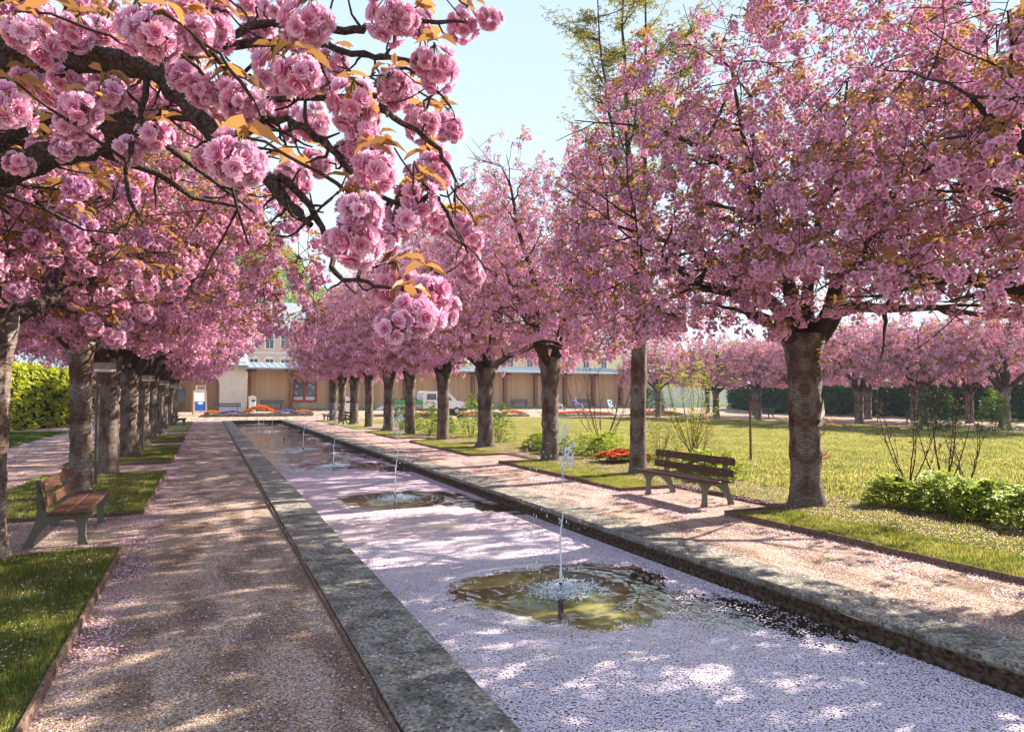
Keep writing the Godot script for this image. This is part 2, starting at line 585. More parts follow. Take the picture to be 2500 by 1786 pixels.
func trunk_mesh(h: float, r: float, lean: Vector2, sides: int, rings: int, rough: float, flare: float, burl := -1.0) -> ArrayMesh:
	var g := Geo.new()
	var off := rng.randf() * 50.0
	for k in rings + 1:
		var t := float(k) / rings
		var y := t * h - 0.08
		for s in sides + 1:
			var a := TAU * (s % sides) / sides
			var d := Vector3(cos(a), 0, sin(a))
			var rr := r * (1.0 + flare * exp(-t * h / 0.14) * (1.0 + 0.5 * sin(a * 3 + off)) + 0.28 * smoothstep(0.8, 1.0, t) - 0.06 * sin(t * PI))
			rr *= 1.0 + rough * (noise.get_noise_3d(d.x * 2.2 + off, y * 2.0, d.z * 2.2) * 1.3 + noise.get_noise_3d(d.x * 7, y * 9.0 + off, d.z * 7) * 0.45)
			if burl > 0:
				rr *= 1.0 + 0.5 * exp(-pow((y - burl) / 0.13, 2)) * pow(maxf(0, cos(a - 0.3)), 6)
			g.vert(d * rr + Vector3(lean.x * t, y, lean.y * t), (d + Vector3(0, 0.1, 0)).normalized(), Vector2(float(s) / sides, y))
	for k in rings:
		for s in sides:
			var q := k * (sides + 1) + s
			g.i.append_array(PackedInt32Array([q, q + 1, q + sides + 1, q + 1, q + sides + 2, q + sides + 1]))
	return g.mesh()

# limbs: [] lets them grow by chance, else a list of point lists in the tree's own axes
func cherry(o: Node3D, p: Dictionary) -> void:
	rng.seed = p.seed
	var h: float = p.h
	var tr: float = p.r
	var lean: Vector2 = p.get("lean", Vector2.ZERO)
	part(o, "trunk", trunk_mesh(h, tr, lean, 20, int(h * 14), p.get("rough", 0.13), p.get("flare", 0.35), p.get("burl", -1.0)), M.bark)
	var fork := Vector3(lean.x, h - 0.25, lean.y)
	var R: float = p.R
	var lo: float = p.lo
	var hi: float = p.hi
	var sq: Vector2 = p.get("squash", Vector2.ONE)
	var nodes := PackedVector3Array()
	var nr := PackedFloat32Array()
	var limbs: Array = p.get("limbs", [])
	var K: int = p.get("K", 6)
	var turn0 := rng.randf() * TAU
	for k in K + limbs.size():
		var g := Geo.new()
		var pts: PackedVector3Array
		var r0 := tr * rng.randf_range(0.5, 0.68)
		if k < limbs.size():
			pts = limbs[k]
		else:
			var az := turn0 + TAU * k / K + rng.randf_range(-0.3, 0.3)
			var up := float((k * 2) % 3) / 2.0
			var reach := R * lerpf(0.85, 0.4, up) * rng.randf_range(0.9, 1.1)
			var tip := Vector3(cos(az) * reach * sq.x, lerpf(lo + 0.9, hi - 0.7, up) * rng.randf_range(0.93, 1.03), sin(az) * reach * sq.y)
			var st := fork + Vector3(cos(az), 0, sin(az)) * tr * 0.45
			pts = arc(st, tip, Vector3(0, (tip.y - st.y) * 0.22 + 0.15, 0), 7, 0.10)
		var m := pts.size()
		g.tube(pts, taper(m, r0, 0.018), 8)
		for s in range(1, m):
			nodes.append(pts[s])
			nr.append(0.02)
		for s in range(2, m):
			for b in 2:
				var base := pts[s]
				var outw := Vector3(base.x - fork.x, 0, base.z - fork.z).normalized()
				var dirn := (outw * rng.randf_range(-0.2, 0.9) + outw.cross(Vector3.UP) * rng.randf_range(0.3, 1.0) * (1 if b == 0 else -1) + Vector3.UP * rng.randf_range(-0.35, 0.8)).normalized()
				var ln := R * rng.randf_range(0.22, 0.42)
				var sp := arc(base, base + dirn * ln, Vector3(0, rng.randf_range(-0.05, 0.2) * ln, 0), 4, 0.045)
				var rs := lerpf(r0, 0.018, float(s) / m) * 0.5
				g.tube(sp, taper(5, rs, 0.008), 5)
				for q in range(1, 5):
					nodes.append(sp[q])
					nr.append(0.008)
				for q in 2:
					var b2 := sp[2 + q]
					var d2 := (dirn * 0.6 + Vector3(rng.randf_range(-1, 1), rng.randf_range(-0.7, 0.8), rng.randf_range(-1, 1))).normalized()
					var l2 := R * rng.randf_range(0.12, 0.24)
					var s2 := arc(b2, b2 + d2 * l2, Vector3(0, -0.04, 0), 3, 0.03)
					g.tube(s2, taper(4, 0.010, 0.005), 4)
					for e in range(1, 4):
						nodes.append(s2[e])
						nr.append(0.005)
		part(o, "limb", g.mesh(), M.limb_bark)
	for e: Vector3 in p.get("spots", []):
		nodes.append(e)
	# clusters through the crown, each on a twig from the nearest branch
	var count: int = p.n
	var size: float = p.get("size", 1.0)
	var keep: float = p.get("gap", -0.04)
	var off := Vector3(p.seed * 3.7, 0, 0)
	var tw := Geo.new()
	var spots: Array[Transform3D] = []
	var tries := 0
	var bx := o.position.x
	var hollow: Vector2 = p.get("hollow", Vector2(1.7, 1.5))
	var lit: float = p.get("lit", 99.0)
	var inward: AABB = p.get("within", AABB(Vector3(-50, -50, -50), Vector3(100, 100, 100)))
	while spots.size() < count and tries < count * 4:
		tries += 1
		var az := rng.randf() * TAU
		var rho := sqrt(rng.randf())
		var edge := 1.0 + 0.09 * sin(az * 3 + off.x) + 0.07 * sin(az * 7 + off.x * 2)
		var yl := lo + 0.45 * (1 - rho) + 0.3 * sin(az * 5 + off.x)
		var yh := lo + 0.5 + (hi - lo - 0.5) * sqrt(maxf(0.0, 1 - rho * rho)) * (1.0 + 0.12 * sin(az * 4 + off.x * 5))
		var q := rng.randf()
		q = q * q * (3 - 2 * q) if rng.randf() < 0.4 else q
		var c := Vector3(cos(az) * rho * R * edge * sq.x, lerpf(yl, maxf(yh, yl + 0.3), q), sin(az) * rho * R * edge * sq.y)
		if noise.get_noise_3dv((c + off) * 1.1) < keep or not inward.has_point(c) or c.x + bx - 1.48 * c.y > lit and rng.randf() > 0.14 or rho * R < hollow.x and c.y < lo + hollow.y and rng.randf() > 0.12:
			continue
		var best := 1e9
		var bi := 0
		for k in nodes.size():
			var dd := nodes[k].distance_squared_to(c)
			if dd < best:
				best = dd
				bi = k
		if best > 1.0:
			continue
		var a := nodes[bi]
		if best > 0.16:
			nodes.append(a.lerp(c, 0.55))
		twig(tw, a, c)
		spots.append(Transform3D(Basis(Vector3.UP, rng.randf() * TAU).rotated(Vector3(1, 0, 0), rng.randf_range(-0.5, 0.5)).scaled(Vector3.ONE * size * rng.randf_range(0.7, 1.15)), c))
	part(o, "twigs", tw.mesh(), M.twig).set_meta("kind", "stuff")
	dress(o, spots, p.get("singles", 0), p.get("detail", -1), p.get("leafy", 1.9))

func twig(tw: Geo, a: Vector3, c: Vector3) -> void:
	var l := a.distance_to(c)
	if l < 0.05:
		return
	var mid := (a + c) * 0.5 + Vector3(rng.randf_range(-0.12, 0.12), rng.randf_range(-0.02, 0.2), rng.randf_range(-0.12, 0.12)) * l
	tw.tube(PackedVector3Array([a, mid, c]), PackedFloat32Array([0.006, 0.005, 0.0035]), 3, false)

# blossoms and leaves on the given places; the ones that show largest become parts of their own
func dress(o: Node3D, spots: Array[Transform3D], singles: int, detail: int, leafy: float) -> void:
	var at := o.transform
	var order := []
	for k in spots.size():
		var w := at * spots[k].origin
		var d := w.distance_to(cam.position)
		order.append([d if in_view(w) else 1000.0 + d, k])
	if singles:
		order.sort()
	var boxes := {}
	var leaves: Array = [[], [], []]
	var ltint: Array = [PackedColorArray(), PackedColorArray(), PackedColorArray()]
	for q in order.size():
		var k: int = order[q][1]
		var d: float = order[q][0]
		var lod := detail if detail >= 0 else (2 if d < 13.0 else (1 if d < 26.0 else 0))
		var kind := rng.randi() % (CL[lod] as Array).size()
		if q < singles and d < 900.0:
			part(o, "blossom_cluster", CL[lod][kind], M.blossom, spots[k])
		else:
			var key := lod * 10 + kind
			if not boxes.has(key):
				boxes[key] = [[] as Array[Transform3D], PackedColorArray()]
			boxes[key][0].append(spots[k])
			var s := rng.randf()
			boxes[key][1].append(Color(lerpf(0.86, 1.08, s), lerpf(0.80, 1.12, s), lerpf(0.95, 1.06, s)))
		for _l in (2 if rng.randf() < leafy - 1.0 else (1 if rng.randf() < leafy else 0)):
			var b := Basis.from_euler(Vector3(rng.randf_range(-0.8, 0.8), rng.randf() * TAU, rng.randf_range(-0.8, 0.8))).scaled(Vector3.ONE * spots[k].basis.get_scale().x * rng.randf_range(0.7, 1.15))
			var li := rng.randi() % 3
			leaves[li].append(Transform3D(b, spots[k].origin + Vector3(rng.randfn(0, 0.06), 0.02 + rng.randf() * 0.06, rng.randfn(0, 0.06))))
			var s := rng.randf_range(0.75, 1.2)
			ltint[li].append(Color(s, s, s))
	for key: int in boxes:
		scatter(o, "blossoms", CL[key / 10][key % 10], M.blossom, boxes[key][0], boxes[key][1])
	for li in 3:
		var xs: Array[Transform3D] = []
		xs.assign(leaves[li])
		scatter(o, "leaves", SPRIG[li], M.leaf, xs, ltint[li])

# ---------------------------------------------------------------- ground
func gy(d: float) -> float:
	return 0.4 * smoothstep(53.6, 60.0, d)

# a sheet over x0..x1, d0..d1 that follows the ground, h above it
func sheet(g: Geo, x0: float, x1: float, d0: float, d1: float, h: float) -> void:
	var ds := [d0]
	if d1 > 53.6 and d0 < 60.0:
		for k in 9:
			var d := 53.6 + k * 0.8
			if d > d0 and d < d1:
				ds.append(d)
	ds.append(d1)
	for k in ds.size() - 1:
		var a: float = ds[k]
		var b: float = ds[k + 1]
		g.quad(Vector3(x0, gy(a) + h, -a), Vector3(x0, gy(b) + h, -b), Vector3(x1, gy(b) + h, -b), Vector3(x1, gy(a) + h, -a))

func ground() -> void:
	var g := Geo.new()
	sheet(g, -600, 1.0, -60, POOL_END + 0.1, 0)
	sheet(g, 5.45, 600, -60, POOL_END + 0.1, 0)
	sheet(g, 1.0, 5.45, -60, -4, 0)
	sheet(g, -600, 600, POOL_END + 0.1, 700, 0)
	struct("gravel_ground", g.mesh(), M.gravel)
	# the basin
	g = Geo.new()
	var a := -3.6
	g.quad(Vector3(POOL_L - 0.1, -0.5, -a), Vector3(POOL_L - 0.1, -0.5, -17.0), Vector3(POOL_R + 0.1, -0.5, -17.0), Vector3(POOL_R + 0.1, -0.5, -a))
	struct("pool_floor", g.mesh(), M.pool_floor)
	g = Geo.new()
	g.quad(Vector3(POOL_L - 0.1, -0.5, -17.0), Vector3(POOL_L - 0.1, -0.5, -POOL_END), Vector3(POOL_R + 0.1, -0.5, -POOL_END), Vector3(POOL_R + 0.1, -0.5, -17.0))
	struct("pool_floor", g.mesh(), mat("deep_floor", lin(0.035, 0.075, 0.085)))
	g = Geo.new()
	g.cbox(Vector3(POOL_L - 0.16, -0.27, -(a + POOL_END) / 2), Vector3(0.28, 0.48, POOL_END - a), 0.01)
	rough_wall(g, POOL_R + 0.015, -0.048, -0.5, a, POOL_END)
	g.cbox(Vector3(3.24, -0.27, -POOL_END - 0.15), Vector3(3.9, 0.5, 0.3), 0.01)
	g.cbox(Vector3(3.24, -0.27, -a + 0.15), Vector3(3.9, 0.5, 0.3), 0.01)
	struct("pool_wall", g.mesh(), M.pool_wall)
	# kerb slabs, cut every two metres
	var k := setting("pool_kerb_left")
	var d := a
	var n := 0
	while d < POOL_END - 0.1:
		var l := minf(2.6 if n % 2 else 2.9, POOL_END - d)
		g = Geo.new()
		g.cbox(Vector3((0.975 + POOL_L) / 2 + rng.randf_range(-0.004, 0.004), 0.0, -(d + l / 2)), Vector3(POOL_L - 0.975, 0.09 + rng.randf_range(-0.008, 0.008), l - 0.014), 0.012)
		part(k, "kerb_slab", g.mesh(), M.concrete)
		d += l
		n += 1
	k = setting("pool_kerb_right")
	d = a
	while d < POOL_END - 0.1:
		var l := minf(2.4, POOL_END - d)
		g = Geo.new()
		worn_slab(g, POOL_R, POOL_R + 0.53, d + 0.005, d + l - 0.005, 0.018, -0.05)
		part(k, "kerb_slab", g.mesh(), M.concrete)
		d += l
	g = Geo.new()
	g.cbox(Vector3(3.24, 0.012, -POOL_END - 0.25), Vector3(4.5, 0.05, 0.5), 0.01)
	struct("pool_kerb_end", g.mesh(), M.concrete)
	# thin strip of board that keeps the gravel off the left kerb
	g = Geo.new()
	for s in 22:
		var w := rng.randf_range(-0.006, 0.006)
		g.cbox(Vector3(0.95 + w, 0.0, -(a + s * 2.6 + 1.3)), Vector3(0.03, 0.05 + w, 2.59), 0.005)
	struct("gravel_edging", g.mesh(), M.edging)
	water_sheet()

# a face of rough stone courses along the water
func rough_wall(g: Geo, x: float, top: float, bottom: float, d0: float, d1: float) -> void:
	var m := int((d1 - d0) / 0.1)
	var last := PackedVector3Array()
	for k in m + 1:
		var d := lerpf(d0, d1, float(k) / m)
		var row := PackedVector3Array()
		for q in 7:
			var y := lerpf(top, -0.26, q / 5.0) if q < 6 else bottom
			var n := noise.get_noise_2d(d * 8.0, y * 40.0) * 0.018 + noise.get_noise_2d(d * 25.0, y * 70.0) * 0.01
			row.append(Vector3(x + n + (0.02 if q == 2 else 0.0), y, -d))
		if k:
			for q in 6:
				g.quad(last[q], last[q + 1], row[q + 1], row[q])
		last = row

# a slab with a crumbled inner edge on its water side
func worn_slab(g: Geo, x0: float, x1: float, d0: float, d1: float, top: float, bottom: float) -> void:
	var m := int((d1 - d0) / 0.08)
	var pr: Array[PackedVector3Array] = []
	for k in m + 1:
		var d := lerpf(d0, d1, float(k) / m)
		var e := noise.get_noise_2d(d * 9.0, 3.0) * 0.018 + noise.get_noise_2d(d * 30.0, 8.0) * 0.012
		var f := noise.get_noise_2d(d * 14.0, 23.0) * 0.02
		pr.append(PackedVector3Array([Vector3(x1, top - 0.06, -d), Vector3(x1, top, -d), Vector3(x0 + 0.018 + e, top + f * 0.12, -d), Vector3(x0 + 0.004 + e, top - 0.014 + f * 0.2, -d), Vector3(x0 + e * 0.8 + f * 0.5, top - 0.045, -d), Vector3(x0 + 0.012 + f, bottom, -d), Vector3(x0 + 0.1, bottom - 0.01, -d)]))
	for k in m:
		for q in 6:
			g.quad(pr[k][q], pr[k][q + 1], pr[k + 1][q + 1], pr[k + 1][q])
	for e in 2:
		var o := pr[0] if e == 0 else pr[m]
		for q in range(1, 6):
			if e == 0:
				g.tri(o[0], o[q + 1], o[q])
			else:
				g.tri(o[0], o[q], o[q + 1])

func ripple(x: float, d: float) -> float:
	var h := 0.0
	for k in NOZZLES.size():
		var nz: Vector2 = NOZZLES[k]
		if k == 4:
			continue
		var r := Vector2(x + 0.12 - nz.x, d - nz.y).length()
		if r < 2.4:
			var env := exp(-pow((r - 0.45) / 0.75, 2))
			h += env * (0.026 * sin(r * 9.0 - 0.6) + 0.008 * sin(r * 24.0 + 1.6 * noise.get_noise_2d(x * 2.5, d * 2.5)) + 0.007 * noise.get_noise_2d(x * 6, d * 6))
	return h + 0.0015 * noise.get_noise_2d(x * 8, d * 8)

func water_sheet() -> void:
	var rows := PackedFloat32Array()
	var d := -3.5
	while d < POOL_END - 0.02:
		rows.append(d)
		d += 0.3 if d < 2.0 else (0.045 if d < 9.0 else (0.08 if d < 16 else 0.2))
	rows.append(POOL_END)
	water_part(rows.slice(0, 430), M.water)
	water_part(rows.slice(429), M.water_far)

func water_part(rows: PackedFloat32Array, m: Material) -> void:
	var g := Geo.new()
	var nx := 70
	for r in rows.size():
		for k in nx + 1:
			var x := lerpf(POOL_L - 0.05, POOL_R + 0.05, float(k) / nx)
			var e := 0.03
			var h := ripple(x, rows[r])
			g.vert(Vector3(x, WATER + h, -rows[r]), Vector3(h - ripple(x + e, rows[r]), e, ripple(x, rows[r] + e) - h).normalized())
	for r in rows.size() - 1:
		for k in nx:
			var q := r * (nx + 1) + k
			g.i.append_array(PackedInt32Array([q, q + nx + 1, q + 1, q + 1, q + nx + 1, q + nx + 2]))
	struct("water", g.mesh(), m)

# how much of the water carries petals
func cover(x: float, d: float) -> float:
	var c := 1.0
	for k in NOZZLES.size():
		var nz: Vector2 = NOZZLES[k]
		if absf(d - nz.y) > 3.0 or k == 4:
			continue
		var a := atan2(d - nz.y, x - nz.x)
		var r := Vector2((x - nz.x) * 0.93 + 0.1, (d - nz.y) * 1.02).length() + 0.13 * noise.get_noise_2d(x * 3.0, d * 3.0)
		var rim := 1.12 + 0.22 * cos(a) + 0.10 * sin(a * 3 + k)
		c = minf(c, smoothstep(rim - 0.1, rim + 0.06, r))
		# a thin lane drifts off towards the right wall
		if x > nz.x:
			var u := (d - nz.y) + (x - nz.x) * 0.95 + 0.15
			c = minf(c, lerpf(0.10 + 0.9 * smoothstep(0.35, 1.0, absf(u) + 0.5 * noise.get_noise_2d(x * 4, d * 4)), 1.0, 1.0 - smoothstep(0.2, 0.9, x - nz.x)))
	if d > 14.5:
		var f := smoothstep(14.5, 30.0, d)
		var left := 1.0 - smoothstep(POOL_L + 0.4, POOL_R - 0.2, x)
		c *= clampf(1.05 - f * (0.75 + 0.9 * left) + 0.9 * noise.get_noise_2d(x * 1.1, d * 0.7) * f, 0.0, 1.0)
	return c

func petal_bit(l: float, cup: float) -> ArrayMesh:
	var g := Geo.new()
	var w := l * 0.42
	var p: Array[Vector3] = [Vector3(-l * 0.5, 0, 0), Vector3(-l * 0.1, cup * l, -w), Vector3(l * 0.42, cup * l * 1.4, -w * 0.7), Vector3(l * 0.36, cup * l * 0.3, 0), Vector3(l * 0.45, cup * l * 1.2, w * 0.7), Vector3(-l * 0.08, cup * l, w)]
	for q in p:
		g.vert(q, Vector3.UP)
	g.i = PackedInt32Array([0, 1, 3, 1, 2, 3, 0, 3, 5, 3, 4, 5])
	return g.mesh()

# a square of loose petals, so that far ones need not be placed one by one
func petal_patch(size: float, count: int, l: float, sd: int, flat: float) -> ArrayMesh:
	var r := RandomNumberGenerator.new()
	r.seed = sd
	var g := Geo.new()
	var side := int(ceil(sqrt(count)))
	for k in count:
		var x := ((k % side) + r.randf_range(-0.2, 1.2)) / side - 0.5
		var z := (float(k / side) + r.randf_range(-0.2, 1.2)) / side - 0.5
		var a := r.randf() * TAU
		var d := Vector3(cos(a), r.randf_range(-flat, flat), sin(a)) * l * r.randf_range(0.38, 0.6)
		var s := Vector3(-sin(a), r.randf_range(-flat, flat), cos(a)) * l * r.randf_range(0.28, 0.42)
		var at := Vector3(x * size, 0.002 + absf(d.y) + r.randf() * 0.006, z * size)
		var q := r.randf()
		g.col = Color(lerpf(0.66, 0.86, q), lerpf(0.45, 0.74, q), lerpf(0.58, 0.80, q))
		if r.randf() < 0.06:
			g.col = Color(0.40, 0.16, 0.12)
		var j := g.v.size()
		for p: Vector3 in [at - d, at + s, at + d, at - s]:
			g.vert(p, Vector3.UP)
		g.i.append_array(PackedInt32Array([j, j + 2, j + 1, j, j + 3, j + 2]))
	return g.mesh()

func petals() -> void:
	# on the water, one by one in the near basin
	var bits: Array = []
	for k in 3:
		bits.append([petal_bit(0.021, 0.02 + 0.05 * k), [] as Array[Transform3D], PackedColorArray()])
	var step := 0.0128
	var d := 2.1
	while d < 9.4:
		var x := POOL_L + 0.01
		while x < POOL_R - 0.005:
			var px := x + rng.randf_range(-0.006, 0.006)
			var pd := d + rng.randf_range(-0.006, 0.006)
			x += step
			if px > 1.2 + pd * 1.75 or rng.randf() > cover(px, pd) * 0.93:
				continue
			var b: Array = bits[rng.randi() % 3]
			b[1].append(Transform3D(Basis.from_euler(Vector3(rng.randf_range(-0.1, 0.1), rng.randf() * TAU, rng.randf_range(-0.1, 0.1))).scaled(Vector3.ONE * rng.randf_range(0.7, 1.05)), Vector3(px, WATER + ripple(px, pd) + rng.randf_range(0.002, 0.007), -pd)))
			var q := rng.randf()
			b[2].append(Color(lerpf(0.72, 0.86, q), lerpf(0.56, 0.78, q), lerpf(0.69, 0.84, q)) if rng.randf() > 0.012 else Color(0.45, 0.2, 0.16))
		d += step
	var near := setting("floating_petals")
	near.set_meta("kind", "stuff")
	for b: Array in bits:
		scatter(near, "petals", b[0], M.petal, b[1], b[2])
	# farther off in squares
	var dense: Array[ArrayMesh] = []
	var thin: Array[ArrayMesh] = []
	for k in 3:
		dense.append(petal_patch(0.21, 270, 0.021, 500 + k, 0.1))
		thin.append(petal_patch(0.21, 70, 0.022, 510 + k, 0.1))
	var xs: Array = [[], [], [], [], [], []]
	d = 9.4
	while d < 52.0:
		var x := POOL_L + 0.1
		while x < POOL_R - 0.06:
			var c := cover(x, d)
			var q := rng.randi() % 3
			if rng.randf() < c * 1.6 - 0.25:
				xs[q + (0 if c > 0.75 else 3)].append(Transform3D(Basis(Vector3.UP, (rng.randi() % 4) * PI / 2), Vector3(x, WATER + 0.004 + maxf(0.0, ripple(x, d)), -d)))
			x += 0.2
		d += 0.2
	for q in 6:
		var t: Array[Transform3D] = []
		t.assign(xs[q])
		scatter(near, "petals", dense[q] if q < 3 else thin[q - 3], M.petal, t)
	# on the gravel, kerbs and grass
	var fallen := setting("fallen_petals")
	fallen.set_meta("kind", "stuff")
	var loose: Array[ArrayMesh] = []
	for k in 4:
		loose.append(petal_patch(0.5, [12, 40, 120, 330][k], 0.020, 520 + k, 0.45))
	var put: Array = [[], [], [], []]
	var pc: Array = [PackedColorArray(), PackedColorArray(), PackedColorArray(), PackedColorArray()]
	var px := -8.0
	while px < 10.5:
		d = 2.0
		while d < 56.0:
			var q := -1
			var h := gy(d)
			if px > -0.85 and px < 0.92:
				var e := minf(px + 0.85, 0.92 - px)
				q = 2 if e < 0.14 else (1 if noise.get_noise_2d(px * 1.5, d * 1.2) > 0.12 else 0)
				if e < 0.12 and noise.get_noise_2d(px, d * 0.8) > -0.1:
					q = 3
			elif px > 1.05 and px < 1.5 or px > 5.0 and px < 5.45:
				q = 0
				h = 0.05 if px < 3 else 0.02
				if px > 3 and rng.randf() < 0.6:
					q = 1
			elif px > 5.5 and px < 8.4:
				q = 3 if px > 6.6 and noise.get_noise_2d(px * 2, d) > -0.15 else 2
			elif px < -0.9 and px > -3.3:
				q = 1 if grassy(px, d) else 2
				h = 0.05 if grassy(px, d) else 0.0
			elif px < -3.3:
				q = 2
			elif px > 8.4 and px < 9.8:
				q = 2
				h = 0.06
			if q >= 0 and in_view(Vector3(px, 0, -d)) and (rng.randf() < 0.96):
				put[q].append(Transform3D(Basis(Vector3.UP, rng.randf() * TAU), Vector3(px + rng.randf_range(-0.05, 0.05), h + 0.002, -d)))
				var s := rng.randf_range(0.8, 1.05)
				pc[q].append(Color(s, s * (0.85 if px > 5.4 else 0.82), s * (0.88 if px > 5.4 else 0.96)))
			d += 0.45
		px += 0.225 if px > -1.0 and px < 1.6 else 0.45
	for q in 4:
		var t: Array[Transform3D] = []
		t.assign(put[q])
		scatter(fallen, "petals", loose[q], M.petal, t, pc[q])

# ---------------------------------------------------------------- grass
const L_STRIPS := [[-2.0, 0.6], [2.9, 9.15], [11.85, 17.9], [20.4, 27.1], [29.4, 36.0], [38.4, 45.0], [47.3, 52.8]]
const R_STRIPS := [[-2.0, 8.2], [11.0, 17.0], [19.2, 25.9], [28.0, 34.5], [36.6, 43.0], [45.2, 51.5]]

func grassy(x: float, d: float) -> bool:
	for s: Array in L_STRIPS:
		if d > s[0] and d < s[1]:
			return x < -0.9 and x > -3.25
	return false

func blades(size: float, count: int, hgt: float, wid: float, sd: int, dry: float) -> ArrayMesh:
	var r := RandomNumberGenerator.new()
	r.seed = sd
	var g := Geo.new()
	for k in count:
		var at := Vector3(r.randf_range(-0.5, 0.5) * size, 0, r.randf_range(-0.5, 0.5) * size)
		var a := r.randf() * TAU
		var lean := Vector3(cos(a), 0, sin(a))
		var w := Vector3(-sin(a), 0, cos(a)) * wid * r.randf_range(0.6, 1.2)
		var h := hgt * r.randf_range(0.5, 1.25)
		var q := r.randf()
		g.col = Color(lerpf(0.10, 0.26, q), lerpf(0.19, 0.31, q), lerpf(0.025, 0.06, q)).lerp(Color(0.46, 0.40, 0.15), dry * r.randf())
		var j := g.v.size()
		var bend := lean * h * r.randf_range(0.1, 0.7)
		g.vert(at - w, Vector3.UP)
		g.vert(at + w, Vector3.UP)
		g.vert(at + Vector3(0, h * 0.6, 0) + bend * 0.35 + w * 0.7, Vector3.UP)
		g.vert(at + Vector3(0, h * 0.6, 0) + bend * 0.35 - w * 0.7, Vector3.UP)
		g.vert(at + Vector3(0, h, 0) + bend, Vector3.UP)
		g.i.append_array(PackedInt32Array([j, j + 1, j + 2, j, j + 2, j + 3, j + 3, j + 2, j + 4]))
	return g.mesh()

func lawn_edge(d: float) -> float:
	# outer rim of the big lawn, curving in at the far end
	return 36.0 - 0.0 * d if d < 40 else 36.0 - pow((d - 40) / 12.0, 2) * 16.0

func grass() -> void:
	var fine: Array[ArrayMesh] = []
	var coarse: Array[ArrayMesh] = []
	for k in 3:
		fine.append(blades(0.3, 330, 0.055, 0.0028, 600 + k, 0.12))
		coarse.append(blades(1.2, 1000, 0.07, 0.008, 610 + k, 0.35))
	var g := Geo.new()
	var e := setting("grass_edging")
	for s: Array in L_STRIPS:
		g.cbox(Vector3(-2.08, -0.02, -(s[0] + s[1]) / 2), Vector3(2.36, 0.11, s[1] - s[0]), 0.02)
		border(e, -0.87, -3.29, s[0], s[1])
	struct("grass_strip", g.mesh(), M.turf)
	g = Geo.new()
	for s: Array in R_STRIPS:
		g.cbox(Vector3(8.6, -0.02, -(s[0] + s[1]) / 2), Vector3(2.8, 0.11, s[1] - s[0]), 0.02)
		border(e, 7.17, 10.0, s[0], s[1])
	for k in R_STRIPS.size() - 1:
		var a: float = R_STRIPS[k][1]
		var b: float = R_STRIPS[k + 1][0]
		g.cbox(Vector3(9.25, -0.025, -(a + b) / 2), Vector3(1.5, 0.1, b - a + 0.1), 0.02)
		border(e, 8.47, 8.47, a, b)
	struct("grass_strip_right", g.mesh(), M.turf)
	# the big lawn
	g = Geo.new()
	var d := -2.0
	while d < 51.0:
		g.quad(Vector3(9.9, 0.035, -d), Vector3(9.9, 0.035, -d - 1.0), Vector3(lawn_edge(d + 1), 0.035, -d - 1.0), Vector3(lawn_edge(d), 0.035, -d))
		d += 1.0
	struct("lawn", g.mesh(), M.turf)
	g = Geo.new()
	sheet(g, -30, -6.3, 20, 41, 0.03)
	struct("side_lawn", g.mesh(), M.turf)
	var tall := setting("grass_blades")
	tall.set_meta("kind", "stuff")
	var xs: Array = [[], [], []]
	var cs: Array = [PackedColorArray(), PackedColorArray(), PackedColorArray()]
	var x := -3.2
	while x < 9.95:
		if x > -0.95 and x < 7.2:
			x = 7.3
		d = 2.6
		while d < 34.0:
			var ok := grassy(x, d) if x < 0 else false
			if x > 7:
				for s: Array in R_STRIPS:
					ok = ok or d > s[0] + 0.12 and d < s[1] - 0.12
				ok = ok or x > 8.65
			if ok and in_view(Vector3(x, 0, -d)):
				var q := rng.randi() % 3
				xs[q].append(Transform3D(Basis(Vector3.UP, rng.randf() * TAU).scaled(Vector3(1, rng.randf_range(0.6, 1.1), 1)), Vector3(x, 0.03, -d)))
				var t := 0.5 + 0.9 * noise.get_noise_2d(x * 1.4, d * 1.4)
				cs[q].append(Color(1.15, 1.1, 1.0).lerp(Color(2.9, 1.95, 3.4), clampf(t + (0.35 if x > 5 else -0.1), 0, 1)))
			d += 0.24
		x += 0.24
	for q in 3:
		var t: Array[Transform3D] = []
		t.assign(xs[q])
		scatter(tall, "grass", fine[q], M.blade, t, cs[q])
	xs = [[], [], []]
	cs = [PackedColorArray(), PackedColorArray(), PackedColorArray()]
	x = 10.4
	while x < 36:
		d = 3.0
		while d < 51.0:
			if x < lawn_edge(d) - 0.5 and in_view(Vector3(x, 0, -d)):
				var q := rng.randi() % 3
				xs[q].append(Transform3D(Basis(Vector3.UP, rng.randf() * TAU), Vector3(x, 0.03, -d)))
				var t := clampf(0.5 + 1.2 * noise.get_noise_2d(x * 0.5, d * 0.5), 0, 1)
				cs[q].append(Color(2.3, 1.8, 3.2).lerp(Color(3.3, 2.3, 4.6), t))
			d += 1.0
		x += 1.0
	x = -12.0
	while x < -6.5:
		d = 21.0
		while d < 40:
			var q := rng.randi() % 3
			xs[q].append(Transform3D(Basis(Vector3.UP, rng.randf() * TAU), Vector3(x, 0.03, -d)))
			cs[q].append(Color(0.9, 1, 0.9))
			d += 1.0
		x += 1.0
	for q in 3:
		var t: Array[Transform3D] = []
		t.assign(xs[q])
		scatter(tall, "grass", coarse[q], M.blade, t, cs[q])

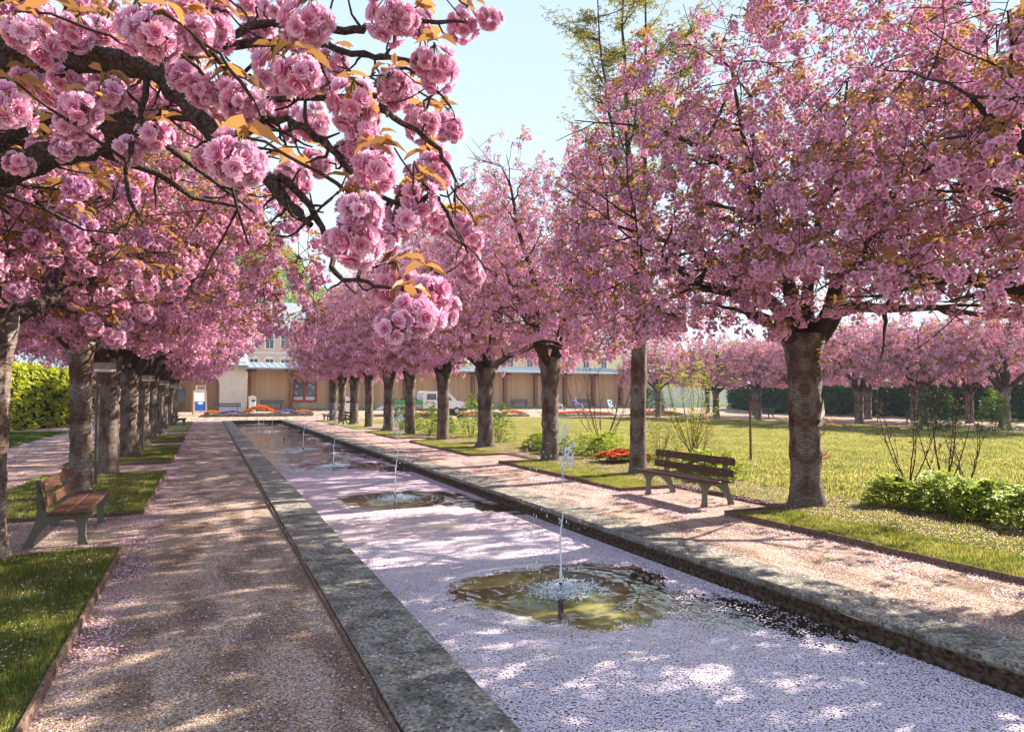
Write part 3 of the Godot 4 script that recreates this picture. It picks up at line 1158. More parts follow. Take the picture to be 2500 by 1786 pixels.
# edging boards round a strip
func border(e: Node3D, x0: float, x1: float, d0: float, d1: float) -> void:
	var runs := [[Vector2(x0, d0), Vector2(x0, d1)]]
	if x0 != x1:
		runs.append([Vector2(x0, d0), Vector2(x1, d0)])
		runs.append([Vector2(x0, d1), Vector2(x1, d1)])
	for r: Array in runs:
		var a: Vector2 = r[0]
		var b: Vector2 = r[1]
		var m := maxi(1, int(round(a.distance_to(b) / 1.25)))
		for k in m:
			var p := a.lerp(b, (k + 0.5) / m) + Vector2(rng.randf_range(-0.012, 0.012), 0)
			if p.y > 32 or p.y < 1.5:
				continue
			var g := Geo.new()
			var l := a.distance_to(b) / m - 0.006
			var dv := (b - a).normalized()
			g.cbox(Vector3.ZERO, Vector3(0.035, 0.12, l), 0.008)
			part(e, "board", g.mesh(), M.edging, Transform3D(Basis(Vector3.UP, atan2(-dv.x, dv.y) + rng.randf_range(-0.012, 0.012)), Vector3(p.x, 0.012 + rng.randf_range(-0.012, 0.008), -p.y)))

# ---------------------------------------------------------------- fountains
func fountain(at: Vector2, height: float, label: String, fine: bool) -> void:
	var o := thing("fountain_jet", label, "fountain", Vector3(at.x, WATER, -at.y), 0.0, "fountain jets along the pool")
	var g := Geo.new()
	g.col = Color(0.02, 0.02, 0.02)
	g.lathe([Vector2(0.0, 0.10), Vector2(0.018, 0.10), Vector2(0.022, 0.04), Vector2(0.03, 0.03), Vector2(0.032, -0.3)], 10)
	part(o, "nozzle", g.mesh(), M.gloss)
	if height <= 0.0:
		return
	g = Geo.new()
	var p := PackedVector3Array()
	var r := PackedFloat32Array()
	for k in 40:
		var t := k / 39.0
		p.append(Vector3(0.012 * sin(t * 9) * t + 0.03 * t * t, 0.1 + height * 0.5 * t, 0.01 * cos(t * 7) * t))
		r.append((0.014 - 0.009 * t) * (1.0 + 0.35 * noise.get_noise_1d(t * 60 + at.y * 9)))
	g.tube(p, r, 7)
	part(o, "water_column", g.mesh(), M.spray)
	# the top breaks into ragged sheets and drops
	var bead := Geo.new()
	bead.blob(Vector3.ZERO, Vector3.ONE, 6, 4)
	var bm := bead.mesh()
	var xs: Array[Transform3D] = []
	for k in (170 if fine else 70):
		var t := rng.randf()
		var y := height * lerpf(0.5, 1.0, pow(t, 0.6))
		var w := 0.015 + 0.16 * smoothstep(0.3, 1.0, t)
		var s := rng.randf_range(0.002, 0.006)
		xs.append(Transform3D(Basis.from_euler(Vector3(rng.randf_range(-0.4, 0.4), 0, rng.randf_range(-0.4, 0.4))).scaled(Vector3(s, s * rng.randf_range(1, 2.6), s)), Vector3(rng.randfn(0.03, w * 0.5), 0.08 + y, rng.randfn(0, w * 0.5))))
	for k in (220 if fine else 60):
		var q := rng.randf()
		var a := rng.randf() * TAU
		var rad := sqrt(rng.randf()) * 0.34
		var s := rng.randf_range(0.002, 0.0055)
		xs.append(Transform3D(Basis().scaled(Vector3(s, s * rng.randf_range(1.5, 5), s)), Vector3(cos(a) * rad - 0.05, q * height * 0.9, sin(a) * rad)))
	scatter(o, "droplets", bm, M.spray, xs)
	xs = []
	for k in (1500 if fine else 200):
		var a := rng.randf() * TAU
		var rad := absf(rng.randfn(0.16, 0.12))
		var s := rng.randf_range(0.002, 0.007)
		xs.append(Transform3D(Basis().scaled(Vector3(s * rng.randf_range(1, 2), s, s * rng.randf_range(1, 2))), Vector3(cos(a) * rad * 1.3 + 0.06, 0.01 + 0.13 * rng.randf() * rng.randf() * exp(-rad * 3) + 0.004, sin(a) * rad)))
	scatter(o, "splash", bm, M.spray, xs)
	if fine:
		# ragged glassy clots near the top
		for k in 9:
			g = Geo.new()
			var c := Vector3(rng.randf_range(-0.05, 0.13), height * rng.randf_range(0.74, 1.04), rng.randf_range(-0.08, 0.08))
			for e in 6:
				var q := c + Vector3(rng.randfn(0, 0.035), rng.randfn(0, 0.05), rng.randfn(0, 0.03))
				g.tube(PackedVector3Array([c, (c + q) * 0.5 + Vector3(0.006, 0.006, 0), q]), PackedFloat32Array([0.013, 0.006, 0.002]), 6)
			part(o, "water_clot", g.mesh(), M.spray)

# ---------------------------------------------------------------- furniture
func bench(label: String, at: Vector3, turn: float, group: String, wood: Material, iron: Material) -> Node3D:
	var o := thing("park_bench", label, "bench", at, turn, group)
	var ln := 2.15
	var side := PackedVector2Array([Vector2(-0.03, 0), Vector2(0.085, 0), Vector2(0.085, 0.05), Vector2(0.12, 0.13), Vector2(0.19, 0.22), Vector2(0.29, 0.30), Vector2(0.39, 0.335), Vector2(0.47, 0.325), Vector2(0.515, 0.28), Vector2(0.535, 0.2), Vector2(0.54, 0.05), Vector2(0.525, 0.0), Vector2(0.65, 0), Vector2(0.63, 0.04), Vector2(0.615, 0.12), Vector2(0.62, 0.26), Vector2(0.65, 0.33), Vector2(0.69, 0.37), Vector2(0.69, 0.40), Vector2(0.25, 0.40), Vector2(0.215, 0.42), Vector2(0.20, 0.48), Vector2(0.175, 0.64), Vector2(0.15, 0.80), Vector2(0.095, 0.80), Vector2(0.105, 0.60), Vector2(0.115, 0.44), Vector2(0.105, 0.33), Vector2(0.06, 0.2), Vector2(0.01, 0.09)])
	for s: float in [-1.0, 1.0]:
		var g := Geo.new()
		g.prism(side, 0.05, Transform3D(Basis(), Vector3(0, 0, s * 0.775)))
		part(o, "leg", g.mesh(), iron)
	for k in 2:
		var g := Geo.new()
		g.cbox(Vector3.ZERO, Vector3(0.19, 0.036, ln), 0.008)
		part(o, "seat_slat", g.mesh(), wood, Transform3D(Basis(), Vector3(0.355 + k * 0.215, 0.42, 0)))
		g = Geo.new()
		g.cbox(Vector3.ZERO, Vector3(0.034, 0.125, ln * 0.985), 0.008)
		part(o, "back_slat", g.mesh(), wood, Transform3D(Basis(Vector3(0, 0, 1), 0.16), Vector3(0.222 - k * 0.032, 0.545 + k * 0.185, 0)))
		for s: float in [-1.0, 1.0]:
			g = Geo.new()
			g.blob(Vector3.ZERO, Vector3(0.006, 0.011, 0.011), 8, 4)
			part(o, "bolt", g.mesh(), M.bolt, Transform3D(Basis(), Vector3(0.241 - k * 0.032, 0.552 + k * 0.185, s * 0.775)))
	return o

func lamp_post(label: String, at: Vector3, turn: float) -> Node3D:
	var o := thing("lamp_post", label, "lamp post", at, turn, "low drum lamps in the park")
	var g := Geo.new()
	g.col = Color(0.12, 0.11, 0.10)
	g.rod(Vector3(0, -0.05, 0), Vector3(0, 2.42, 0), 0.034, 10)
	part(o, "pole", g.mesh(), M.plain)
	g = Geo.new()
	g.col = Color(0.12, 0.11, 0.10)
	g.cbox(Vector3(0.1, 2.42, 0), Vector3(0.24, 0.03, 0.04), 0.006)
	part(o, "arm", g.mesh(), M.plain)
	g = Geo.new()
	g.col = Color(0.30, 0.29, 0.26)
	g.lathe([Vector2(0.0, 2.46), Vector2(0.175, 2.46), Vector2(0.185, 2.45), Vector2(0.185, 2.34), Vector2(0.18, 2.33)], 24, Vector3(0.12, 0, 0))
	part(o, "hood", g.mesh(), M.plain)
	g = Geo.new()
	g.col = Color(0.75, 0.74, 0.70)
	g.lathe([Vector2(0.18, 2.33), Vector2(0.19, 2.325), Vector2(0.19, 2.285), Vector2(0.16, 2.275), Vector2(0.0, 2.275)], 24, Vector3(0.12, 0, 0))
	part(o, "diffuser", g.mesh(), M.gloss)
	return o

func a_board() -> void:
	var at := Vector3(-0.62, gy(58), -58.2)
	var o := thing("folding_sign", "wooden A-frame pavement sign with a blue and white poster, left of the flower bed", "sign", at, 0.18)
	for s: float in [-1.0, 1.0]:
		var b := Basis(Vector3(1, 0, 0), s * 0.26)
		var t := Transform3D(b, Vector3(0, 0, s * 0.33))
		var g := Geo.new()
		for q: Array in [[-0.43, 0.95, 0.09, 1.95], [0.43, 0.95, 0.09, 1.95], [0.0, 1.88, 0.77, 0.09], [0.0, 0.28, 0.77, 0.09]]:
			g = Geo.new()
			g.cbox(Vector3(q[0], q[1], 0), Vector3(q[2], q[3], 0.04), 0.008)
			part(o, "frame_bar", g.mesh(), M.wood_wall, Transform3D(Basis(Vector3(1, 0, 0), -s * 0.2), Vector3(0, 0, s * 0.4)))
		if s > 0:
			g = Geo.new()
			g.col = Color(0.78, 0.80, 0.80)
			g.box(Vector3(0, 1.08, 0), Vector3(0.78, 1.5, 0.012))
			var pn := part(o, "poster", g.mesh(), M.plain, Transform3D(Basis(Vector3(1, 0, 0), -s * 0.2), Vector3(0, 0, s * 0.4)))
			g = Geo.new()
			g.col = Color(0.03, 0.12, 0.42)
			g.box(Vector3(0, 0.72, 0.008), Vector3(0.76, 0.72, 0.006))
			part(pn, "blue_field", g.mesh(), M.plain)
			g = Geo.new()
			g.col = Color(0.75, 0.78, 0.82)
			g.lathe([Vector2(0, 0.005), Vector2(0.2, 0.0)], 14, Vector3(0.02, 0.95, 0.013), Basis(Vector3(1, 0, 0), PI / 2).scaled(Vector3(1, 0.5, 1)))
			part(pn, "emblem", g.mesh(), M.plain)

func bin(label: String, at: Vector3, c: Color) -> void:
	var o := thing("litter_bin", label, "bin", at, 0.1, "tall litter bins")
	var g := Geo.new()
	g.col = c
	g.cbox(Vector3(0, 0.55, 0), Vector3(0.55, 1.1, 0.5), 0.03)
	part(o, "body", g.mesh(), M.gloss)
	g = Geo.new()
	g.col = c * 0.9
	g.prism(PackedVector2Array([Vector2(-0.3, 1.1), Vector2(0.3, 1.1), Vector2(0.3, 1.3), Vector2(0.1, 1.42), Vector2(-0.3, 1.36)]), 0.54)
	part(o, "lid", g.mesh(), M.gloss)
	g = Geo.new()
	g.col = Color(0.02, 0.02, 0.02)
	g.box(Vector3(0.08, 0.98, 0.255), Vector3(0.34, 0.14, 0.012))
	part(o, "slot", g.mesh(), M.plain)

func van() -> void:
	var o := thing("pickup_van", "white crew-cab pickup van with a green-sided load bed", "van", Vector3(13.8, gy(56.6), -56.6), 0.0)
	var g := Geo.new()
	g.col = Color(0.80, 0.82, 0.84)
	var prof := PackedVector2Array([Vector2(2.75, 0.42), Vector2(6.55, 0.38), Vector2(6.72, 0.55), Vector2(6.66, 0.95), Vector2(6.35, 1.12), Vector2(5.75, 1.22), Vector2(5.05, 1.9), Vector2(4.7, 2.02), Vector2(2.95, 2.02), Vector2(2.8, 1.95), Vector2(2.75, 1.6)])
	g.prism(prof, 1.86)
	part(o, "cab", g.mesh(), M.gloss)
	for q: Array in [["side_window", PackedVector2Array([Vector2(3.05, 1.28), Vector2(3.9, 1.28), Vector2(3.9, 1.8), Vector2(3.1, 1.8)])], ["side_window", PackedVector2Array([Vector2(4.15, 1.28), Vector2(5.35, 1.24), Vector2(4.85, 1.8), Vector2(4.2, 1.8)])]]:
		for s: float in [-1.0, 1.0]:
			g = Geo.new()
			g.prism(q[1], 0.012, Transform3D(Basis(), Vector3(0, 0, s * 0.934)))
			part(o, q[0], g.mesh(), M.glass)
	g = Geo.new()
	g.quad(Vector3(5.09, 1.88, -0.8), Vector3(5.09, 1.88, 0.8), Vector3(5.72, 1.27, 0.8), Vector3(5.72, 1.27, -0.8))
	part(o, "windscreen", g.mesh(), M.glass)
	for x: float in [3.25, 4.3]:
		g = Geo.new()
		g.col = Color(0.04, 0.04, 0.04)
		g.cbox(Vector3(x, 1.08, 0.94), Vector3(0.24, 0.05, 0.03), 0.008)
		part(o, "door_handle", g.mesh(), M.plain)
	for x: float in [2.98, 4.02, 5.2]:
		g = Geo.new()
		g.col = Color(0.2, 0.2, 0.2)
		g.box(Vector3(x, 1.1, 0.932), Vector3(0.012, 1.3, 0.006))
		part(o, "door_gap", g.mesh(), M.plain)
	g = Geo.new()
	g.col = Color(0.05, 0.05, 0.055)
	g.cbox(Vector3(4.7, 0.44, 0), Vector3(3.9, 0.2, 1.9), 0.03)
	part(o, "sill_trim", g.mesh(), M.plain)
	g = Geo.new()
	g.col = Color(0.06, 0.30, 0.08)
	g.cbox(Vector3(1.3, 1.05, 0), Vector3(2.75, 0.42, 1.95), 0.02)
	part(o, "load_bed", g.mesh(), M.gloss)
	g = Geo.new()
	g.col = Color(0.72, 0.74, 0.76)
	g.box(Vector3(1.3, 0.83, 0), Vector3(2.8, 0.05, 1.98))
	part(o, "bed_rail", g.mesh(), M.gloss)
	g = Geo.new()
	g.col = Color(0.72, 0.74, 0.76)
	g.cbox(Vector3(-0.35, 0.72, 0), Vector3(1.1, 0.08, 1.6), 0.02, Basis(Vector3(0, 0, 1), 0.45))
	part(o, "tail_ramp", g.mesh(), M.gloss)
	g = Geo.new()
	g.col = Color(0.03, 0.03, 0.03)
	for k in 7:
		g.blob(Vector3(0.3 + k * 0.32, 1.3 + 0.05 * sin(k * 2.0), rng.randf_range(-0.4, 0.4)), Vector3(0.28, 0.13, 0.3))
	part(o, "load", g.mesh(), M.plain)
	for x: float in [1.1, 5.75]:
		for s: float in [-1.0, 1.0]:
			var w := part(o, "wheel", wheel_mesh(), M.plain, Transform3D(Basis(Vector3(1, 0, 0), s * PI / 2), Vector3(x, 0.34, s * 0.84)))
			g = Geo.new()
			g.col = Color(0.5, 0.5, 0.5)
			g.lathe([Vector2(0, 0.125), Vector2(0.19, 0.12), Vector2(0.2, 0.1)], 14)
			part(w, "rim", g.mesh(), M.gloss)
	g = Geo.new()
	g.col = Color(0.85, 0.85, 0.8)
	g.cbox(Vector3(6.6, 0.86, 0.7), Vector3(0.16, 0.22, 0.3), 0.03)
	part(o, "headlight", g.mesh(), M.gloss)

func wheel_mesh() -> ArrayMesh:
	var g := Geo.new()
	g.col = Color(0.02, 0.02, 0.02)
	g.lathe([Vector2(0.2, 0.1), Vector2(0.3, 0.11), Vector2(0.34, 0.08), Vector2(0.34, -0.08), Vector2(0.3, -0.11), Vector2(0.0, -0.11)], 18)
	return g.mesh()

func flower_bed(label: String, x0: float, x1: float, d: float, w: float, parts_: Array) -> void:
	var base := Vector3((x0 + x1) / 2, gy(d), -d)
	var o := thing("flower_bed", label, "flower bed", base)
	var hw := (x1 - x0) / 2
	var g := Geo.new()
	g.cbox(Vector3(0, 0.04 if hw > 0.7 else -0.03, 0), Vector3(hw * 2, 0.2, w), 0.05)
	part(o, "soil", g.mesh(), M.soil)
	for s: float in [-1.0, 1.0]:
		if hw < 0.7:
			continue
		g = Geo.new()
		g.cbox(Vector3(0, 0.06, s * (w / 2 + 0.04)), Vector3(hw * 2 + 0.16, 0.2, 0.08), 0.015)
		part(o, "kerb", g.mesh(), M.concrete)
	var fl := Geo.new()
	for k in 5:
		var a := TAU * k / 5
		fl.leaf(Vector3.ZERO, Vector3(cos(a), 0.45, sin(a)), Vector3.UP, 0.09, 0.08, 0.5)
	var fm := fl.mesh()
	var leafs: Array[Transform3D] = []
	for q: Array in parts_:
		var xs: Array[Transform3D] = []
		var cs := PackedColorArray()
		var c: Color = q[2]
		for k in int((q[1] - q[0]) * 2 * hw * w * 130):
			var u := rng.randf_range(q[0], q[1])
			var z := rng.randf_range(-0.48, 0.48) * w
			var hump: float = q[3] * (1.0 - pow(absf((u - q[0]) / (q[1] - q[0]) * 2 - 1), 1.6)) * (1 - pow(absf(z / w * 2), 2) * 0.7)
			var p := Vector3((u * 2 - 1) * hw, 0.2 + hump + rng.randf_range(-0.05, 0.04), z)
			xs.append(Transform3D(Basis(Vector3.UP, rng.randf() * TAU).scaled(Vector3.ONE * rng.randf_range(0.8, 1.3)), p))
			var s := rng.randf_range(0.7, 1.15)
			cs.append(Color(c.r * s, c.g * s * rng.randf_range(0.8, 1.2), c.b * s))
			if rng.randf() < 0.35:
				leafs.append(Transform3D(Basis(Vector3.UP, rng.randf() * TAU), p - Vector3(0, 0.06, 0)))
		scatter(o, "blooms", fm, M.leaf, xs, cs)
	scatter(o, "leaves", GREEN[0], M.leaf, leafs)

# ---------------------------------------------------------------- plants
func shrub(called: String, label: String, cat: String, at: Vector3, r: float, h: float, count: int, leafs: Array[ArrayMesh], size: float, tone: Color, sd: int, group := "") -> Node3D:
	rng.seed = sd
	var o := thing(called, label, cat, at, 0.0, group)
	var g := Geo.new()
	var xs: Array[Transform3D] = []
	var cs := PackedColorArray()
	for k in 14:
		var a := rng.randf() * TAU
		var q := Vector3(cos(a) * r * rng.randf_range(0.2, 0.75), h * rng.randf_range(0.55, 0.95), sin(a) * r * rng.randf_range(0.2, 0.75))
		g.tube(arc(Vector3(cos(a), 0, sin(a)) * 0.06, q, Vector3(0, h * 0.1, 0), 4, 0.02), taper(5, 0.008, 0.003), 4)
	part(o, "stems", g.mesh(), M.twig)
	for k in count:
		var a := rng.randf() * TAU
		var t := rng.randf()
		var v := 1 - pow(rng.randf(), 1.3)
		var rho := sqrt(1 - v * v * 0.9) * (1.0 + 0.2 * sin(a * 3 + sd)) * pow(t, 0.25)
		var p := Vector3(cos(a) * rho * r, 0.03 + v * h * (0.75 + 0.25 * pow(t, 0.3)) * (1 + 0.18 * sin(a * 2 + sd * 2)), sin(a) * rho * r)
		if noise.get_noise_3dv(p * 4.0 / maxf(r, 0.5) + Vector3(sd, 0, 0)) < -0.28:
			continue
		xs.append(Transform3D(Basis(Vector3.UP, rng.randf() * TAU).rotated(Vector3(cos(a + PI / 2), 0, sin(a + PI / 2)), rng.randf_range(-0.3, 0.5)).scaled(Vector3.ONE * size * rng.randf_range(0.7, 1.2)), p))
		var s := rng.randf_range(0.7, 1.25)
		cs.append(Color(tone.r * s, tone.g * s, tone.b * s))
	scatter(o, "leaves", leafs[sd % leafs.size()], M.leaf, xs, cs)
	return o

func twiggy(called: String, label: String, at: Vector3, h: float, spread: float, stems: int, bud: Color, buds: int, leafs: Array, sd: int) -> Node3D:
	rng.seed = sd
	var o := thing(called, label, "shrub", at)
	var g := Geo.new()
	var ends: Array[Vector3] = []
	for k in stems:
		var a := TAU * k / stems + rng.randf_range(-0.4, 0.4)
		var tip := Vector3(cos(a) * spread * rng.randf_range(0.5, 1.0), h * rng.randf_range(0.75, 1.0), sin(a) * spread * rng.randf_range(0.5, 1.0))
		var pts := arc(Vector3(cos(a), 0, sin(a)) * 0.03, tip, Vector3(cos(a), -0.3, sin(a)) * spread * 0.25, 8, 0.018)
		g.tube(pts, taper(9, 0.016, 0.003), 5)
		for s in range(2, 9):
			ends.append(pts[s])
			if rng.randf() < 0.75:
				var d := Vector3(rng.randf_range(-1, 1), rng.randf_range(0.5, 1.8), rng.randf_range(-1, 1)).normalized()
				var sp := arc(pts[s], pts[s] + d * h * rng.randf_range(0.12, 0.3), Vector3.ZERO, 4, 0.012)
				g.tube(sp, taper(5, 0.006, 0.0025), 4)
				for e in range(1, 5):
					ends.append(sp[e])
	part(o, "stems", g.mesh(), M.twig)
	var bead := Geo.new()
	bead.blob(Vector3.ZERO, Vector3(0.011, 0.017, 0.011), 5, 3)
	var xs: Array[Transform3D] = []
	var cs := PackedColorArray()
	for k in buds:
		var e := ends[rng.randi() % ends.size()]
		xs.append(Transform3D(Basis().scaled(Vector3.ONE * rng.randf_range(0.6, 1.4)), e + Vector3(rng.randfn(0, 0.012), rng.randfn(0, 0.012), rng.randfn(0, 0.012))))
		var s := rng.randf_range(0.7, 1.2)
		cs.append(Color(bud.r * s, bud.g * s, bud.b * s))
	scatter(o, "buds", bead.mesh(), M.leaf, xs, cs)
	if leafs.size():
		xs = []
		cs = PackedColorArray()
		for k in int(leafs[0]):
			var e := ends[rng.randi() % ends.size()]
			xs.append(Transform3D(Basis(Vector3.UP, rng.randf() * TAU).scaled(Vector3.ONE * leafs[2] * rng.randf_range(0.6, 1.2)), e + Vector3(rng.randfn(0, 0.05), rng.randfn(0, 0.05), rng.randfn(0, 0.05))))
			var s := rng.randf_range(0.75, 1.25)
			var c: Color = leafs[1]
			cs.append(Color(c.r * s, c.g * s, c.b * s))
		scatter(o, "leaves", GREEN[sd % 3], M.leaf, xs, cs)
	return o

func hedge(label: String, at: Vector3, size: Vector3, turn: float, tone: Color, per: float, leaf: float, sd: int, round_top: float) -> void:
	rng.seed = sd
	var o := thing("clipped_hedge", label, "hedge", at, turn)
	var g := Geo.new()
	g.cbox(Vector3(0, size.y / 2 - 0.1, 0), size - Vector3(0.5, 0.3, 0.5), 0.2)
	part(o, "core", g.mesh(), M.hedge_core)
	var xs: Array[Transform3D] = []
	var cs := PackedColorArray()
	var area := 2 * (size.x * size.y + size.z * size.y) + size.x * size.z
	for k in int(area * per):
		var f := rng.randf() * area
		var p := Vector3(rng.randf_range(-0.5, 0.5) * size.x, rng.randf() * size.y, rng.randf_range(-0.5, 0.5) * size.z)
		var inn := pow(rng.randf(), 2) * 0.3 + 0.16 * noise.get_noise_3dv(p * 2.5)
		if f < 2 * size.x * size.y:
			p.z = (size.z / 2 - inn) * (1.0 if rng.randf() < 0.5 else -1.0)
		elif f < 2 * (size.x * size.y + size.z * size.y):
			p.x = (size.x / 2 - inn) * (1.0 if rng.randf() < 0.5 else -1.0)
		else:
			p.y = size.y - inn
		p.y *= 1.0 - round_top * pow(absf(p.x / size.x * 2), 2.5)
		xs.append(Transform3D(Basis.from_euler(Vector3(rng.randf_range(-1, 1), rng.randf() * TAU, rng.randf_range(-1, 1))).scaled(Vector3.ONE * leaf * rng.randf_range(0.7, 1.3)), p))
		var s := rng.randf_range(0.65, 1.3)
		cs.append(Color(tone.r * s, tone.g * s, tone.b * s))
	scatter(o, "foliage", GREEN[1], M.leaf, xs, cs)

# a leafy tree or crown that is not a cherry
func leafy_tree(label: String, at: Vector3, h: float, r: float, lo: float, count: int, size: float, tone: Color, tr: float, sd: int, kinds: Array[ArrayMesh]) -> Node3D:
	rng.seed = sd
	var o := thing("leafy_tree", label, "tree", at)
	part(o, "trunk", trunk_mesh(lo + 0.5, tr, Vector2.ZERO, 12, 12, 0.1, 0.3), M.bark)
	var g := Geo.new()
	var xs: Array[Transform3D] = []
	var cs := PackedColorArray()
	var nodes: Array[Vector3] = []
	for k in 9:
		var a := TAU * k / 9 + rng.randf_range(-0.3, 0.3)
		var t := Vector3(cos(a) * r * 0.75, lerpf(lo + 0.6, h * 0.95, rng.randf()), sin(a) * r * 0.75)
		var pts := arc(Vector3(0, lo, 0), t, Vector3(0, 0.5, 0), 6, 0.12)
		g.tube(pts, taper(7, tr * 0.5, 0.02), 6)
		nodes.append_array(Array(pts))
	part(o, "limbs", g.mesh(), M.limb_bark)
	for k in count:
		var d := Vector3(rng.randfn(0, 1), rng.randfn(0, 1), rng.randfn(0, 1)).normalized() * pow(rng.randf(), 0.4)
		var p := Vector3(d.x * r, (lo + h) / 2 + d.y * (h - lo) / 2, d.z * r)
		if noise.get_noise_3dv(p * 1.4 / maxf(r * 0.5, 0.6) + Vector3(sd, 0, 0)) < -0.1:
			continue
		xs.append(Transform3D(Basis.from_euler(Vector3(rng.randf_range(-0.8, 0.8), rng.randf() * TAU, rng.randf_range(-0.8, 0.8))).scaled(Vector3.ONE * size * rng.randf_range(0.7, 1.3)), p))
		var s := rng.randf_range(0.7, 1.25)
		cs.append(Color(tone.r * s, tone.g * s, tone.b * s))
	scatter(o, "leaves", kinds[sd % kinds.size()], M.leaf, xs, cs)
	return o

# the tall second tree of the right row: straight trunk, two upright stems, small bronze-green leaves
func tall_tree() -> void:
	rng.seed = 77
	var o := thing("tall_tree", "tall slim tree with upright double stem and small bronze-green leaves, behind the right bench", "tree", Vector3(8.9, 0.03, -13.04))
	part(o, "trunk", trunk_mesh(4.6, 0.185, Vector2(0.12, 0.0), 20, 60, 0.09, 0.5), M.bark)
	var nodes := PackedVector3Array()
	var xs: Array[Transform3D] = []
	var cs := PackedColorArray()
	var stems: Array = [
		[Vector3(0.05, 4.3, 0), Vector3(-0.25, 7.2, 0.1), Vector3(-0.5, 11.6, 0.2), 0.13],
		[Vector3(0.15, 4.3, 0), Vector3(0.35, 7.0, -0.1), Vector3(0.5, 12.0, -0.2), 0.13],
		[Vector3(0.0, 3.4, 0.0), Vector3(-0.5, 3.75, 0.15), Vector3(-1.9, 3.95, 0.5), 0.09],
		[Vector3(-0.15, 5.6, 0.05), Vector3(-0.9, 7.4, 0.3), Vector3(-1.3, 10.6, 0.5), 0.06],
		[Vector3(0.25, 5.4, 0), Vector3(1.0, 7.2, 0.0), Vector3(1.4, 10.4, 0.1), 0.06]]
	for s: Array in stems:
		var g := Geo.new()
		var pts := PackedVector3Array()
		for k in 13:
			var t := k / 12.0
			pts.append((s[0] as Vector3).lerp(s[1], t).lerp((s[1] as Vector3).lerp(s[2], t), t) + Vector3(rng.randfn(0, 0.02), 0, rng.randfn(0, 0.02)))
		g.tube(pts, taper(13, s[3], 0.012), 9)
		for k in range(3, 13):
			for b in (3 if s[3] > 0.1 or k > 5 else 2):
				if pts[k].y < 5.0:
					continue
				var a := rng.randf() * TAU
				var l := rng.randf_range(1.0, 2.7) * lerpf(1.0, 0.5, k / 13.0)
				var e := pts[k] + Vector3(cos(a) * l * 0.85, l * rng.randf_range(0.35, 0.8), sin(a) * l * 0.85)
				var br := arc(pts[k], e, Vector3(0, -0.12 * l, 0), 7, 0.03)
				g.tube(br, taper(8, 0.018, 0.004), 4)
				for q in range(1, 8):
					for m in 9:
						var p := br[q] + Vector3(rng.randfn(0, 0.09), rng.randfn(0, 0.09), rng.randfn(0, 0.09))
						xs.append(Transform3D(Basis(Vector3.UP, rng.randf() * TAU).scaled(Vector3.ONE * rng.randf_range(0.7, 1.25)), p))
						var v := rng.randf_range(0.7, 1.3)
						cs.append(Color(v * 1.45, v * 1.75, v * 1.5))
		part(o, "limb" if s[3] < 0.1 else "stem", g.mesh(), M.limb_bark)
	var third: Array = [[[] as Array[Transform3D], PackedColorArray()], [[] as Array[Transform3D], PackedColorArray()], [[] as Array[Transform3D], PackedColorArray()]]
	for k in xs.size():
		third[k % 3][0].append(xs[k])
		third[k % 3][1].append(cs[k])
	for k in 3:
		scatter(o, "leaves", BRONZE[k], M.leaf, third[k][0], third[k][1])

